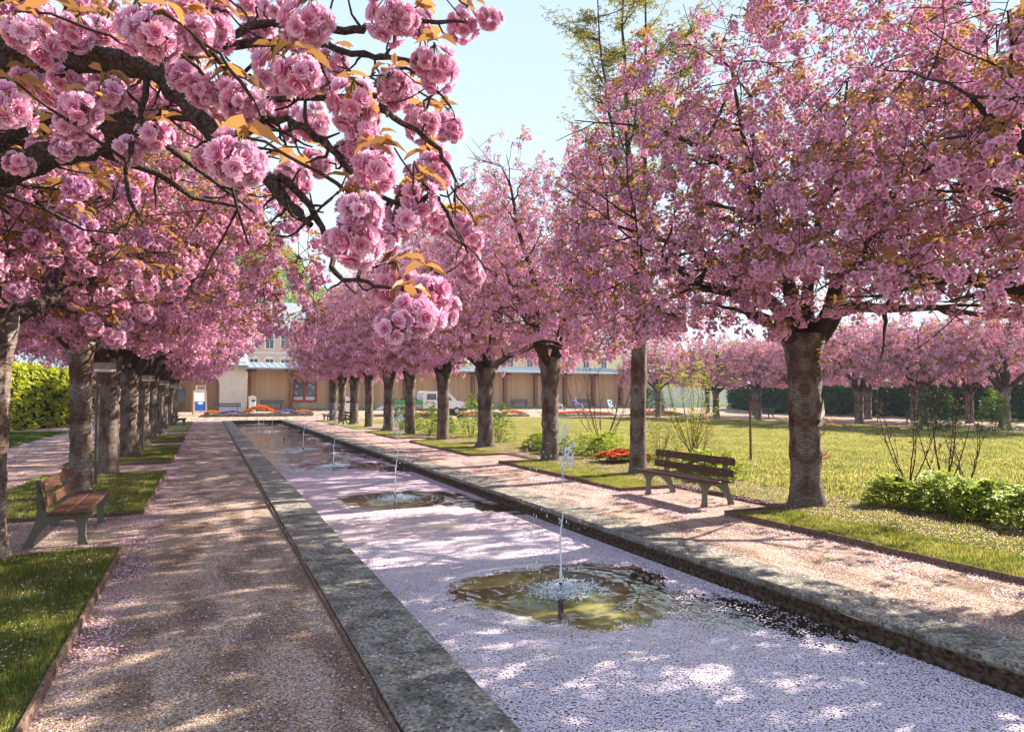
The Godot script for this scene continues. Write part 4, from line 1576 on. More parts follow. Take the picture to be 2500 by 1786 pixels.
# ---------------------------------------------------------------- buildings
func wooden_hall() -> void:
	var D := 67.5
	var o := thing("wooden_hall", "long low timber-clad hall with posts and a flat metal eave at the far end", "building", Vector3(0, 0.4, -D))
	var g := Geo.new()
	g.cbox(Vector3(24.4, 0.1, 0.2), Vector3(42.6, 0.24, 2.6), 0.02)
	part(o, "step", g.mesh(), M.concrete)
	g = Geo.new()
	g.cbox(Vector3(24.4, 0.02, 1.75), Vector3(42.6, 0.12, 0.6), 0.02)
	part(o, "step", g.mesh(), M.concrete)
	var k := 0
	var x := 3.45
	while x < 45.0:
		g = Geo.new()
		g.cbox(Vector3(x, 2.1, 0), Vector3(0.32, 3.8, 0.32), 0.02)
		part(o, "post", g.mesh(), M.wood_post)
		g = Geo.new()
		g.cbox(Vector3(x, 0.3, 0), Vector3(0.42, 0.18, 0.42), 0.02)
		part(o, "post_base", g.mesh(), M.wood_post)
		g = Geo.new()
		g.cbox(Vector3(x + 0.05, 3.75, 0.02), Vector3(1.1, 0.24, 0.28), 0.02)
		part(o, "bracket", g.mesh(), M.wood_post)
		g = Geo.new()
		var b := x + 0.17
		while b < x + 3.5:
			var tone := rng.randf_range(0.88, 1.1)
			g.col = Color(0.58 * tone, 0.375 * tone, 0.225 * tone)
			g.box(Vector3(b + 0.1, 2.05, -0.55 - (0.014 if int(b * 5) % 2 else 0.0)), Vector3(0.196, 3.7, 0.04))
			b += 0.2
		part(o, "plank_wall", g.mesh(), M.plain).set_meta("kind", "stuff")
		x += 3.68
		k += 1
	g = Geo.new()
	g.box(Vector3(24.6, 2.1, -3.6), Vector3(42.0, 3.6, 5.8))
	part(o, "back_wall", g.mesh(), M.wood_post)
	# eave and roof
	g = Geo.new()
	g.cbox(Vector3(24.4, 4.0, 0.1), Vector3(43.4, 0.16, 0.3), 0.02)
	part(o, "beam", g.mesh(), M.wood_post)
	g = Geo.new()
	var tilt := Basis(Vector3(1, 0, 0), 0.10)
	g.cbox(Vector3(24.4, 4.38, -2.6), Vector3(44.0, 0.10, 8.0), 0.02, tilt)
	for s in 72:
		g.box(Vector3(2.7 + s * 0.61, 4.38, -2.6) + tilt * Vector3(0, 0.07, 0), Vector3(0.04, 0.05, 8.0), tilt)
	g.tube(PackedVector3Array([Vector3(2.4, 3.93, 1.5), Vector3(46.4, 3.93, 1.5)]), PackedFloat32Array([0.09, 0.09]), 8)
	part(o, "roof", g.mesh(), M.roof_metal)
	g = Geo.new()
	g.tube(PackedVector3Array([Vector3(3.1, 4.0, 1.4), Vector3(3.05, 3.6, 0.4), Vector3(3.05, 0.2, 0.35)]), PackedFloat32Array([0.06, 0.06, 0.06]), 8)
	part(o, "downpipe", g.mesh(), M.roof_metal)
	# red double window
	g = Geo.new()
	g.col = Color(0.36, 0.02, 0.035)
	for q: Array in [[8.4, 2.95, 2.3, 0.14], [8.4, 0.92, 2.3, 0.14]]:
		g.cbox(Vector3(q[0], q[1], -0.42), Vector3(q[2], q[3], 0.12), 0.015)
	for q: float in [7.32, 8.4, 9.48]:
		g.cbox(Vector3(q, 1.93, -0.42), Vector3(0.2 if q == 8.4 else 0.14, 1.9, 0.12), 0.015)
	var w := part(o, "red_window", g.mesh(), M.gloss)
	for s: float in [-1.0, 1.0]:
		g = Geo.new()
		g.box(Vector3(8.4 + s * 0.54, 2.05, -0.46), Vector3(0.9, 1.7, 0.02))
		part(w, "pane", g.mesh(), M.glass)
		g = Geo.new()
		g.col = Color(0.62, 0.64, 0.68)
		g.box(Vector3(8.4 + s * 0.54, 1.15, -0.44), Vector3(0.84, 0.3, 0.02))
		part(w, "lower_panel", g.mesh(), M.plain)
		g = Geo.new()
		for c in 7:
			g = Geo.new()
			g.col = [Color(0.3, 0.26, 0.24), Color(0.16, 0.14, 0.2), Color(0.42, 0.36, 0.32), Color(0.2, 0.2, 0.14)][c % 4]
			g.box(Vector3(8.4 + s * 0.54 + rng.randf_range(-0.3, 0.3), 2.05 + rng.randf_range(-0.6, 0.6), -0.445 + c * 0.0012), Vector3(0.3, 0.2, 0.004), Basis(Vector3(0, 0, 1), 0.7 * (1 if c % 2 else -1)))
			part(w, "display_card", g.mesh(), M.plain)

func gate_house() -> void:
	var D := 67.0
	var o := thing("gate_house", "cream rendered gate building with a dark timber archway, left of the hall", "building", Vector3(0, 0.4, -D))
	var out := PackedVector2Array([Vector2(-9, 0), Vector2(-2.6, 0), Vector2(-2.6, 2.3)])
	for k in 9:
		var a := PI - k * PI / 8
		out.append(Vector2(-0.85 + cos(a) * 1.75, 2.4 + sin(a) * 1.15))
	out.append_array(PackedVector2Array([Vector2(0.9, 0), Vector2(3.1, 0), Vector2(3.1, 4.5), Vector2(-9, 4.5)]))
	var g := Geo.new()
	g.col = Color(0.78, 0.68, 0.55)
	g.prism(out, 0.6, Transform3D(Basis(), Vector3(0, 0, 0.1)))
	part(o, "wall", g.mesh(), M.plaster)
	g = Geo.new()
	var x := -2.7
	while x < 1.0:
		var tone := rng.randf_range(0.8, 1.15)
		g.col = Color(0.30 * tone, 0.16 * tone, 0.085 * tone)
		g.box(Vector3(x + 0.11, 1.8, -0.15 - 0.012 * (int(x * 4) % 2)), Vector3(0.215, 3.7, 0.05))
		x += 0.22
	part(o, "gate_boards", g.mesh(), M.plain).set_meta("kind", "stuff")
	g = Geo.new()
	g.cbox(Vector3(-2.25, 1.2, -0.09), Vector3(0.85, 2.4, 0.06), 0.01)
	var door := part(o, "door", g.mesh(), M.wood_post)
	g = Geo.new()
	g.box(Vector3(-2.2, 1.5, -0.05), Vector3(0.55, 1.3, 0.02))
	part(door, "pane", g.mesh(), M.glass)
	g = Geo.new()
	g.col = Color(0.75, 0.72, 0.66)
	g.box(Vector3(-0.65, 2.05, -0.08), Vector3(0.85, 0.6, 0.05))
	var p := part(o, "notice_board", g.mesh(), M.plain)
	g = Geo.new()
	g.col = Color(0.5, 0.26, 0.12)
	g.box(Vector3(-0.6, 2.12, -0.05), Vector3(0.6, 0.28, 0.02))
	part(p, "picture", g.mesh(), M.plain)
	g = Geo.new()
	g.cbox(Vector3(-3, 4.75, -1.0), Vector3(12.6, 0.14, 4.4), 0.03, Basis(Vector3(1, 0, 0), 0.3))
	part(o, "roof", g.mesh(), M.slate)

func town_house(label: String, at: Vector3, w: float, dep: float, wall: Color, wall_h: float, ridge: float, rows: Array, first: float, step: float, ncol: int, roof: Material) -> void:
	var o := thing("town_house", label, "house", at)
	var g := Geo.new()
	g.col = wall
	g.box(Vector3(w / 2, wall_h / 2, -dep / 2), Vector3(w, wall_h, dep))
	part(o, "wall", g.mesh(), M.plaster)
	g = Geo.new()
	g.prism(PackedVector2Array([Vector2(0.5, wall_h), Vector2(-dep / 2, ridge), Vector2(-dep - 0.5, wall_h), Vector2(-dep - 0.5, wall_h - 0.15), Vector2(0.5, wall_h - 0.15)]), w + 0.8, Transform3D(Basis(Vector3.UP, -PI / 2), Vector3(w / 2, 0, 0)))
	var rf := part(o, "roof", g.mesh(), roof)
	g = Geo.new()
	g.col = Color(0.75, 0.75, 0.72)
	g.cbox(Vector3(w * 0.42, ridge - 0.1, -dep * 0.4), Vector3(1.0, 1.5, 0.8), 0.03)
	part(rf, "chimney", g.mesh(), M.plaster)
	g = Geo.new()
	g.col = Color(0.85, 0.84, 0.80)
	g.cbox(Vector3(w / 2, wall_h - 0.35, 0.06), Vector3(w, 0.3, 0.16), 0.03)
	part(o, "cornice", g.mesh(), M.plaster)
	for r: Array in rows:
		g = Geo.new()
		g.col = Color(0.85, 0.84, 0.80)
		g.cbox(Vector3(w / 2, r[0] - 0.55, 0.04), Vector3(w, 0.22, 0.1), 0.03)
		part(o, "string_course", g.mesh(), M.plaster)
	for r: Array in rows:
		for k in ncol:
			var x := first + k * step
			g = Geo.new()
			g.col = Color(0.85, 0.85, 0.82)
			var hh: float = r[1]
			var y: float = r[0]
			for q: Array in [[x - 0.5, y + hh / 2, 0.16, hh], [x + 0.5, y + hh / 2, 0.16, hh], [x, y - 0.06, 1.3, 0.12]]:
				g.cbox(Vector3(q[0], q[1], 0.05), Vector3(q[2], q[3], 0.14), 0.02)
			g.prism(PackedVector2Array([Vector2(-0.65, 0), Vector2(0.65, 0), Vector2(0.6, 0.14), Vector2(0.3, 0.32), Vector2(0, 0.38), Vector2(-0.3, 0.32), Vector2(-0.6, 0.14)]), 0.14, Transform3D(Basis(), Vector3(x, y + hh, 0.052)))
			var wn := part(o, "window", g.mesh(), M.plaster)
			g = Geo.new()
			g.box(Vector3(x, y + hh / 2, 0.02), Vector3(0.84, hh, 0.03))
			part(wn, "pane", g.mesh(), M.glass)
			g = Geo.new()
			g.col = Color(0.8, 0.8, 0.78)
			g.box(Vector3(x, y + hh / 2, 0.045), Vector3(0.06, hh, 0.03))
			g.box(Vector3(x, y + hh * 0.66, 0.048), Vector3(0.84, 0.06, 0.03))
			part(wn, "mullion", g.mesh(), M.plain)

func shed(label: String, at: Vector3, s: Vector3, wall: Color, rise: float, roof: Material, turn := 0.0) -> void:
	var o := thing("low_building", label, "building", at, turn)
	var g := Geo.new()
	g.col = wall
	g.box(Vector3(0, s.y / 2, 0), s)
	part(o, "wall", g.mesh(), M.plaster)
	g = Geo.new()
	g.prism(PackedVector2Array([Vector2(s.z / 2 + 0.5, s.y - 0.1), Vector2(0, s.y + rise), Vector2(-s.z / 2 - 0.5, s.y - 0.1)]), s.x + 0.8, Transform3D(Basis(Vector3.UP, -PI / 2), Vector3.ZERO))
	if roof == M.roof_metal:
		for k in int(s.x / 0.7):
			var a := atan2(rise + 0.1, s.z / 2 + 0.5)
			g.box(Vector3(-s.x / 2 + k * 0.7, s.y + rise / 2 - 0.02, s.z / 4 + 0.25), Vector3(0.05, 0.06, (s.z / 2 + 0.5) / cos(a)), Basis(Vector3(1, 0, 0), a))
	part(o, "roof", g.mesh(), roof)

# ---------------------------------------------------------------- the wooded hill
func hill_y(x: float, d: float) -> float:
	return 66.0 * exp(-pow((x + 24.0) / 47.0, 2)) * smoothstep(95.0, 205.0, d) + 10.0 * smoothstep(130.0, 260.0, d) * (0.5 + 0.5 * noise.get_noise_2d(x * 0.02, d * 0.02))

func hill() -> void:
	var g := Geo.new()
	var nx := 40
	var nd := 24
	for r in nd + 1:
		for k in nx + 1:
			var x := lerpf(-160, 240, float(k) / nx)
			var d := lerpf(92, 320, float(r) / nd)
			g.vert(Vector3(x, hill_y(x, d) - 0.5, -d), Vector3.UP)
	for r in nd:
		for k in nx:
			var q := r * (nx + 1) + k
			g.i.append_array(PackedInt32Array([q, q + nx + 1, q + 1, q + 1, q + nx + 1, q + nx + 2]))
	struct("hill", g.mesh(), M.turf)
	var crown := Geo.new()
	for k in 800:
		var d := Vector3(rng.randfn(0, 1), rng.randfn(0, 1), rng.randfn(0, 1)).normalized()
		var p := Vector3(d.x * 2.6, 4.2 + d.y * 3.6, d.z * 2.6) * rng.randf_range(0.75, 1.05)
		var s := rng.randf_range(0.7, 1.3)
		crown.col = Color(0.20 * s, 0.25 * s, 0.075)
		crown.leaf(p, (d + Vector3(rng.randfn(0, 0.6), rng.randfn(0, 0.6), rng.randfn(0, 0.6))).normalized(), Vector3(0.2, 1, 0.1), 0.55, 0.45, 0.4)
	var xs: Array[Transform3D] = []
	var cs := PackedColorArray()
	for k in 2600:
		var x := rng.randf_range(-90, 90)
		var d := rng.randf_range(110, 240)
		if hill_y(x, d) < 4.0:
			continue
		var sc := rng.randf_range(0.7, 1.25)
		xs.append(Transform3D(Basis(Vector3.UP, rng.randf() * TAU).scaled(Vector3(sc, sc * rng.randf_range(0.9, 1.4), sc)), Vector3(x, hill_y(x, d) - 1.0, -d)))
		var q := rng.randf()
		cs.append(Color(1.7, 1.5, 1.3).lerp(Color(0.6, 0.95, 1.2), q * q))
	var o := scatter(self, "woods", crown.mesh(), M.leaf, xs, cs)
	o.name = "woods"

# ---------------------------------------------------------------- people in deck chairs
# one skin over tapered capsules [a, ra, b, rb, colour], by surface nets
func body_mesh(bones: Array, lo: Vector3, n: Vector3i, cell: float) -> ArrayMesh:
	var f := PackedFloat32Array()
	f.resize(n.x * n.y * n.z)
	for z in n.z:
		for y in n.y:
			for x in n.x:
				f[x + n.x * (y + n.y * z)] = dist(lo + Vector3(x, y, z) * cell, bones)[0]
	var g := Geo.new()
	var id := {}
	for z in n.z - 1:
		for y in n.y - 1:
			for x in n.x - 1:
				var sum := Vector3.ZERO
				var m := 0
				for e: Array in EDGES:
					var a: Vector3i = Vector3i(x, y, z) + e[0]
					var b: Vector3i = Vector3i(x, y, z) + e[1]
					var fa := f[a.x + n.x * (a.y + n.y * a.z)]
					var fb := f[b.x + n.x * (b.y + n.y * b.z)]
					if (fa < 0) != (fb < 0):
						sum += Vector3(a).lerp(Vector3(b), fa / (fa - fb))
						m += 1
				if m:
					var p := lo + sum / m * cell
					var q := dist(p, bones)
					g.col = q[1]
					id[Vector3i(x, y, z)] = g.vert(p, (p - (q[2] as Vector3)).normalized())
	for z in range(1, n.z - 1):
		for y in range(1, n.y - 1):
			for x in range(1, n.x - 1):
				var c := Vector3i(x, y, z)
				var a := f[x + n.x * (y + n.y * z)] < 0
				for ax in 3:
					var s := Vector3i.ZERO
					s[ax] = 1
					var b := c + s
					if a == (f[b.x + n.x * (b.y + n.y * b.z)] < 0):
						continue
					var u := Vector3i.ZERO
					u[(ax + 1) % 3] = 1
					var v := Vector3i.ZERO
					v[(ax + 2) % 3] = 1
					var k := [c - u - v, c - v, c, c - u]
					if not (id.has(k[0]) and id.has(k[1]) and id.has(k[2]) and id.has(k[3])):
						continue
					if a:
						g.i.append_array(PackedInt32Array([id[k[0]], id[k[2]], id[k[1]], id[k[0]], id[k[3]], id[k[2]]]))
					else:
						g.i.append_array(PackedInt32Array([id[k[0]], id[k[1]], id[k[2]], id[k[0]], id[k[2]], id[k[3]]]))
	return g.mesh()

const EDGES := [[Vector3i(0, 0, 0), Vector3i(1, 0, 0)], [Vector3i(0, 1, 0), Vector3i(1, 1, 0)], [Vector3i(0, 0, 1), Vector3i(1, 0, 1)], [Vector3i(0, 1, 1), Vector3i(1, 1, 1)],
	[Vector3i(0, 0, 0), Vector3i(0, 1, 0)], [Vector3i(1, 0, 0), Vector3i(1, 1, 0)], [Vector3i(0, 0, 1), Vector3i(0, 1, 1)], [Vector3i(1, 0, 1), Vector3i(1, 1, 1)],
	[Vector3i(0, 0, 0), Vector3i(0, 0, 1)], [Vector3i(1, 0, 0), Vector3i(1, 0, 1)], [Vector3i(0, 1, 0), Vector3i(0, 1, 1)], [Vector3i(1, 1, 0), Vector3i(1, 1, 1)]]

func dist(p: Vector3, bones: Array) -> Array:
	var s := 0.0
	var best := 1e9
	var bc := Color.WHITE
	var bq := Vector3.ZERO
	for b: Array in bones:
		var a: Vector3 = b[0]
		var ab: Vector3 = b[2] - a
		var t := clampf((p - a).dot(ab) / ab.length_squared(), 0, 1)
		var q := a + ab * t
		var d := p.distance_to(q) - lerpf(b[1], b[3], t)
		s += exp(-d * 45.0)
		if d < best:
			best = d
			bc = b[4]
			bq = q
	return [-log(maxf(s, 1e-30)) / 45.0, bc, bq]

func sitter(label: String, at: Vector3, turn: float, shirt: Color, legs: Color, hair: Color) -> void:
	var skin := Color(0.55, 0.33, 0.24)
	var bones := []
	# local axes: faces +x, seat at 0.42; reclined in a deck chair
	bones.append([Vector3(0.02, 0.47, 0), 0.15, Vector3(-0.22, 0.92, 0), 0.17, shirt])
	bones.append([Vector3(-0.22, 0.92, 0.15), 0.08, Vector3(-0.22, 0.92, -0.15), 0.08, shirt])
	bones.append([Vector3(-0.24, 1.0, 0), 0.06, Vector3(-0.25, 1.1, 0), 0.055, skin])
	bones.append([Vector3(-0.24, 1.2, 0), 0.095, Vector3(-0.21, 1.15, 0), 0.08, skin])
	bones.append([Vector3(-0.12, 1.18, 0), 0.02, Vector3(-0.11, 1.165, 0), 0.018, skin])
	for s: float in [-1.0, 1.0]:
		bones.append([Vector3(0.03, 0.46, s * 0.09), 0.10, Vector3(0.46, 0.5, s * 0.12), 0.075, legs])
		bones.append([Vector3(0.46, 0.5, s * 0.12), 0.07, Vector3(0.66, 0.1, s * 0.12), 0.045, legs])
		bones.append([Vector3(0.66, 0.06, s * 0.12), 0.045, Vector3(0.84, 0.05, s * 0.14), 0.035, Color(0.1, 0.09, 0.08)])
		bones.append([Vector3(-0.22, 0.94, s * 0.2), 0.062, Vector3(-0.05, 0.68, s * 0.27), 0.05, shirt])
		bones.append([Vector3(-0.05, 0.68, s * 0.27), 0.045, Vector3(0.2, 0.66, s * 0.2), 0.036, skin])
		bones.append([Vector3(0.2, 0.66, s * 0.2), 0.035, Vector3(0.3, 0.64, s * 0.17), 0.026, skin])
		bones.append([Vector3(-0.235, 1.18, s * 0.09), 0.018, Vector3(-0.235, 1.16, s * 0.098), 0.018, skin])
	var o := thing("person", label, "person", at, turn)
	part(o, "body", body_mesh(bones, Vector3(-0.5, -0.05, -0.42), Vector3i(48, 47, 28), 0.03), M.plain)
	var g := Geo.new()
	g.col = hair
	g.blob(Vector3(-0.262, 1.225, 0), Vector3(0.1, 0.095, 0.098), 10, 7)
	part(o, "hair", g.mesh(), M.plain)

func deck_chair(label: String, at: Vector3, turn: float, cloth: Color) -> void:
	var o := thing("deck_chair", label, "chair", at, turn, "deck chairs in front of the hall")
	for s: float in [-1.0, 1.0]:
		var g := Geo.new()
		g.cbox(Vector3(0, 0.5, s * 0.29), Vector3(0.04, 1.35, 0.03), 0.006, Basis(Vector3(0, 0, 1), 0.62))
		g.cbox(Vector3(0.05, 0.36, s * 0.33), Vector3(0.04, 1.0, 0.03), 0.006, Basis(Vector3(0, 0, 1), -0.85))
		part(o, "frame", g.mesh(), M.wood_wall)
	var g := Geo.new()
	g.col = cloth
	var pts := [Vector2(-0.42, 1.02), Vector2(-0.24, 0.62), Vector2(-0.08, 0.36), Vector2(0.1, 0.28), Vector2(0.34, 0.36), Vector2(0.44, 0.46)]
	for k in 5:
		g.quad(Vector3(pts[k].x, pts[k].y, 0.27), Vector3(pts[k].x, pts[k].y, -0.27), Vector3(pts[k + 1].x, pts[k + 1].y, -0.27), Vector3(pts[k + 1].x, pts[k + 1].y, 0.27))
	part(o, "canvas", g.mesh(), M.plain)

# ---------------------------------------------------------------- the near tree on the left, whose boughs hang over the path
# x, y, d, radius along each bough
const BOUGHS := [
	[-2.0, 2.6, 4.62, 0.11, -1.51, 3.5, 4.31, 0.075, -0.89, 3.33, 3.72, 0.06, -0.7, 3.28, 3.53, 0.055, -0.52, 3.21, 3.34, 0.05, -0.24, 3.1, 3.0, 0.045, -0.14, 2.96, 2.86, 0.04, -0.05, 2.82, 2.71, 0.032, 0.04, 2.68, 2.57, 0.026, 0.18, 2.54, 2.46, 0.022, 0.24, 2.44, 2.38, 0.018, 0.3, 2.36, 2.3, 0.01],
	[-1.3, 3.45, 4.1, 0.06, -1.11, 3.43, 3.92, 0.05, -0.64, 3.3, 3.39, 0.036, -0.47, 3.22, 3.21, 0.036, -0.24, 3.11, 3.02, 0.034],
	[-2.0, 2.5, 4.6, 0.12, -1.63, 2.74, 4.51, 0.09, -1.06, 2.84, 4.03, 0.075, -0.81, 2.88, 3.82, 0.065, -0.63, 2.93, 3.68, 0.06, -0.45, 2.96, 3.54, 0.055, -0.31, 2.99, 3.37, 0.045, -0.19, 3.01, 3.26, 0.03, -0.08, 2.98, 3.15, 0.015],
	[0.04, 2.68, 2.57, 0.018, 0.12, 2.7, 2.42, 0.012, 0.18, 2.69, 2.29, 0.012, 0.25, 2.65, 2.2, 0.012, 0.33, 2.56, 2.12, 0.011, 0.38, 2.5, 2.1, 0.01, 0.45, 2.43, 2.07, 0.008, 0.55, 2.37, 2.03, 0.006],
	[0.21, 2.55, 2.44, 0.014, 0.3, 2.44, 2.35, 0.012, 0.36, 2.29, 2.28, 0.01, 0.37, 2.2, 2.23, 0.009, 0.44, 2.12, 1.98, 0.006],
	[-0.24, 3.1, 3.0, 0.03, -0.01, 3.12, 2.79, 0.02, 0.19, 3.14, 2.7, 0.014, 0.4, 3.18, 2.72, 0.012, 0.58, 3.14, 2.64, 0.012, 0.76, 3.06, 2.45, 0.006],
	[-0.05, 3.12, 2.83, 0.018, 0.13, 3.26, 2.83, 0.016, 0.44, 3.19, 2.58, 0.014, 0.55, 3.21, 2.54, 0.012, 0.66, 3.23, 2.49, 0.01, 0.88, 3.22, 2.39, 0.005],
	[0.12, 2.8, 2.45, 0.012, 0.42, 2.81, 2.29, 0.01, 0.51, 2.71, 2.14, 0.01, 0.6, 2.65, 2.1, 0.01, 0.68, 2.57, 2.07, 0.008, 0.72, 2.49, 2.06, 0.004],
	[0.51, 2.71, 2.14, 0.008, 0.49, 2.83, 2.25, 0.008, 0.64, 3.0, 2.4, 0.006, 0.73, 2.77, 2.15, 0.004],
	[-0.24, 3.13, 3.0, 0.012, -0.24, 2.88, 2.9, 0.011, -0.28, 2.7, 2.82, 0.009, -0.28, 2.54, 2.77, 0.007, -0.22, 2.41, 2.7, 0.004],
	[0.55, 2.37, 2.03, 0.008, 0.62, 2.41, 2.0, 0.007, 0.7, 2.38, 2.07, 0.006, 0.79, 2.28, 2.14, 0.004]]
const BUNCHES := [-0.23, 3.04, 2.38, -0.14, 2.91, 2.16, -0.07, 2.97, 2.28, -0.01, 3.2, 2.65, -0.08, 3.06, 2.77, 0.03, 2.87, 2.39, 0.09, 2.83, 2.36, 0.07, 2.47, 1.85, 0.05, 2.87, 2.96, 0.17, 3.37, 2.99, 0.18, 3, 2.44, 0.21, 2.8, 2.04, 0.27, 3.03, 2.12, 0.24, 3.43, 2.85, 0.37, 3, 2.85, 0.39, 2.77, 2.08, 0.64, 3.16, 3.08, 0.41, 2.67, 2.07, 0.42, 2.51, 1.93, 0.36, 2.37, 1.87, 0.36, 2.3, 1.88, 0.52, 2.42, 2.04, 0.59, 2.47, 2.01, 0.52, 3.13, 2.18, 0.78, 3.47, 2.79, 0.69, 3.01, 2.21, 0.6, 3.02, 2.47, 0.88, 3.33, 3.21, 0.73, 2.91, 2.49, 0.95, 3.07, 2.82, 0.99, 3.48, 2.7, 0.74, 2.71, 2.43, 1.01, 2.65, 2.94, 1.11, 2.59, 2.9, 1.16, 2.5, 3.13, 0.53, 2.22, 2.09, 0.6, 2.19, 2.02, 0.51, 2.1, 1.9, 0.29, 2.7, 2.69, 0.32, 2.96, 3.48, -0.2, 2.85, 2.9, -0.63, 3.13, 2.79, -0.53, 2.7, 2.34, -0.63, 3.22, 3.08, -0.66, 3.49, 3.43, -0.48, 3.26, 3.01, -0.48, 3.56, 3.56, -0.36, 2.96, 2.82, -0.38, 2.79, 2.58, -0.58, 3.22, 3.41, -0.41, 3.3, 3.54, -0.74, 3.21, 3.48, -0.46, 2.91, 3.18, -0.72, 3.36, 3.92, -0.27, 3.13, 3.28, -0.19, 3.3, 3.69, 0.49, 3.43, 3.38, 0.54, 3.52, 3.36, 0.5, 3.84, 3.97, 0.16, 3.76, 3.51, 0, 3.53, 3.14, -0.11, 3.35, 2.84, 0.74, 3.07, 3.29, 1.15, 3.27, 3.71, -0.26, 3.33, 3.26, -0.46, 3.54, 3.8, 0.48, 3.01, 3.41, 0.01, 3.27, 3.6, 0.23, 3.25, 3.51, 0.31, 3.24, 3.23]

func near_tree() -> void:
	rng.seed = 4242
	var base := Vector3(-2.1, 0.03, -4.62)
	var o := thing("cherry_tree", "nearest flowering cherry, its boughs and big pink pom-poms hang in from the left", "tree", base, 0.0, "flowering cherries")
	cherry(o, {"seed": 11, "h": 2.7, "r": 0.22, "R": 2.7, "lo": 2.6, "hi": 5.6, "K": 5, "n": 600, "detail": 3, "within": AABB(Vector3(-4, 0, -4), Vector3(5.6, 9, 5.0)), "gap": -0.2})
	var nodes := PackedVector3Array()
	for b: Array in BOUGHS:
		var p := PackedVector3Array()
		var r := PackedFloat32Array()
		var raw: Array = []
		for k in b.size() / 4:
			raw.append([Vector3(b[k * 4], b[k * 4 + 1], -b[k * 4 + 2]) - base, b[k * 4 + 3]])
		for k in raw.size() - 1:
			for s in 4:
				var t := s / 4.0
				var q: Vector3 = (raw[k][0] as Vector3).cubic_interpolate(raw[k + 1][0], raw[maxi(k - 1, 0)][0], raw[mini(k + 2, raw.size() - 1)][0], t)
				var wob: float = lerpf(raw[k][1], raw[k + 1][1], t)
				p.append(q + Vector3(rng.randfn(0, 0.004 + wob * 0.06), rng.randfn(0, 0.004 + wob * 0.06), rng.randfn(0, 0.004)))
				r.append(wob * rng.randf_range(0.88, 1.16))
		p.append(raw[-1][0])
		r.append(raw[-1][1])
		var g := Geo.new()
		g.tube(p, r, 10)
		# knobbly spurs
		for k in range(2, p.size()):
			nodes.append(p[k])
			if rng.randf() < 0.5:
				var d := Vector3(rng.randfn(0, 1), rng.randfn(0, 1), rng.randfn(0, 1)).normalized()
				var l := rng.randf_range(0.03, 0.22)
				var sp := arc(p[k], p[k] + d * (r[k] + l), Vector3(0, -0.03, 0), 4, 0.008)
				g.tube(sp, taper(5, minf(0.007, r[k] * 0.5), 0.003), 5)
				nodes.append(sp[4])
		part(o, "bough", g.mesh(), M.limb_bark)
	var tw := Geo.new()
	for k in BUNCHES.size() / 3:
		var c := Vector3(BUNCHES[k * 3], BUNCHES[k * 3 + 1], -BUNCHES[k * 3 + 2]) - base
		var best := 1e9
		var bi := 0
		for q in nodes.size():
			var dd := nodes[q].distance_squared_to(c)
			if dd < best:
				best = dd
				bi = q
		var a := nodes[bi]
		var m1 := a.lerp(c, 0.4) + Vector3(rng.randfn(0, 0.03), 0.04 + 0.12 * sqrt(best), rng.randfn(0, 0.03))
		if best > 0.004:
			tw.tube(arc(a, c, Vector3(rng.randfn(0, 0.03), 0.1 * sqrt(best), rng.randfn(0, 0.03)), 6, 0.008), taper(7, 0.007, 0.004), 5)
		nodes.append(a.lerp(c, 0.5))
		var near: int = 1 + (1 if rng.randf() < 0.55 else 0)
		for q in near:
			var off := Vector3.ZERO if q == 0 else Vector3(rng.randfn(0, 0.045), rng.randfn(-0.045, 0.03), rng.randfn(0, 0.045))
			part(o, "blossom_cluster", CL[3][(k + q) % 5], M.blossom, Transform3D(Basis.from_euler(Vector3(rng.randf_range(-0.4, 0.4), rng.randf() * TAU, rng.randf_range(-0.4, 0.4))).scaled(Vector3.ONE * rng.randf_range(0.84, 1.06) * (1.0 if q == 0 else 0.75)), c + off))
		for q in 5:
			var ang := rng.randf() * TAU if q else rng.randf_range(-0.6, 0.6)
			var bb := Basis(Vector3.UP, ang).rotated(Vector3(-sin(ang), 0, -cos(ang)), rng.randf_range(-0.35, 0.4)) * Basis(Vector3.UP, 0)
			part(o, "leaf", ONE_LEAF[(k + q) % 4], M.leaf, Transform3D(Basis(Vector3(1, 0, 0), 0) * Basis.from_euler(Vector3(rng.randf_range(-0.9, 0.9), ang, rng.randf_range(-0.6, 0.5))).scaled(Vector3.ONE * rng.randf_range(0.55, 0.95)), c + Vector3(rng.randfn(0, 0.012), 0.012, rng.randfn(0, 0.012))))
	part(o, "twigs", tw.mesh(), M.twig).set_meta("kind", "stuff")

func cherry_at(label: String, x: float, d: float, turn: float, p: Dictionary) -> Node3D:
	var o := thing("cherry_tree", label, "tree", Vector3(x, gy(d) + 0.03, -d), turn, "flowering cherries")
	cherry(o, p)
	return o

func P(list: Array, base: Vector3) -> PackedVector3Array:
	var p := PackedVector3Array()
	for q: Array in list:
		p.append(Vector3(q[0], q[1], -q[2]) - base)
	return p

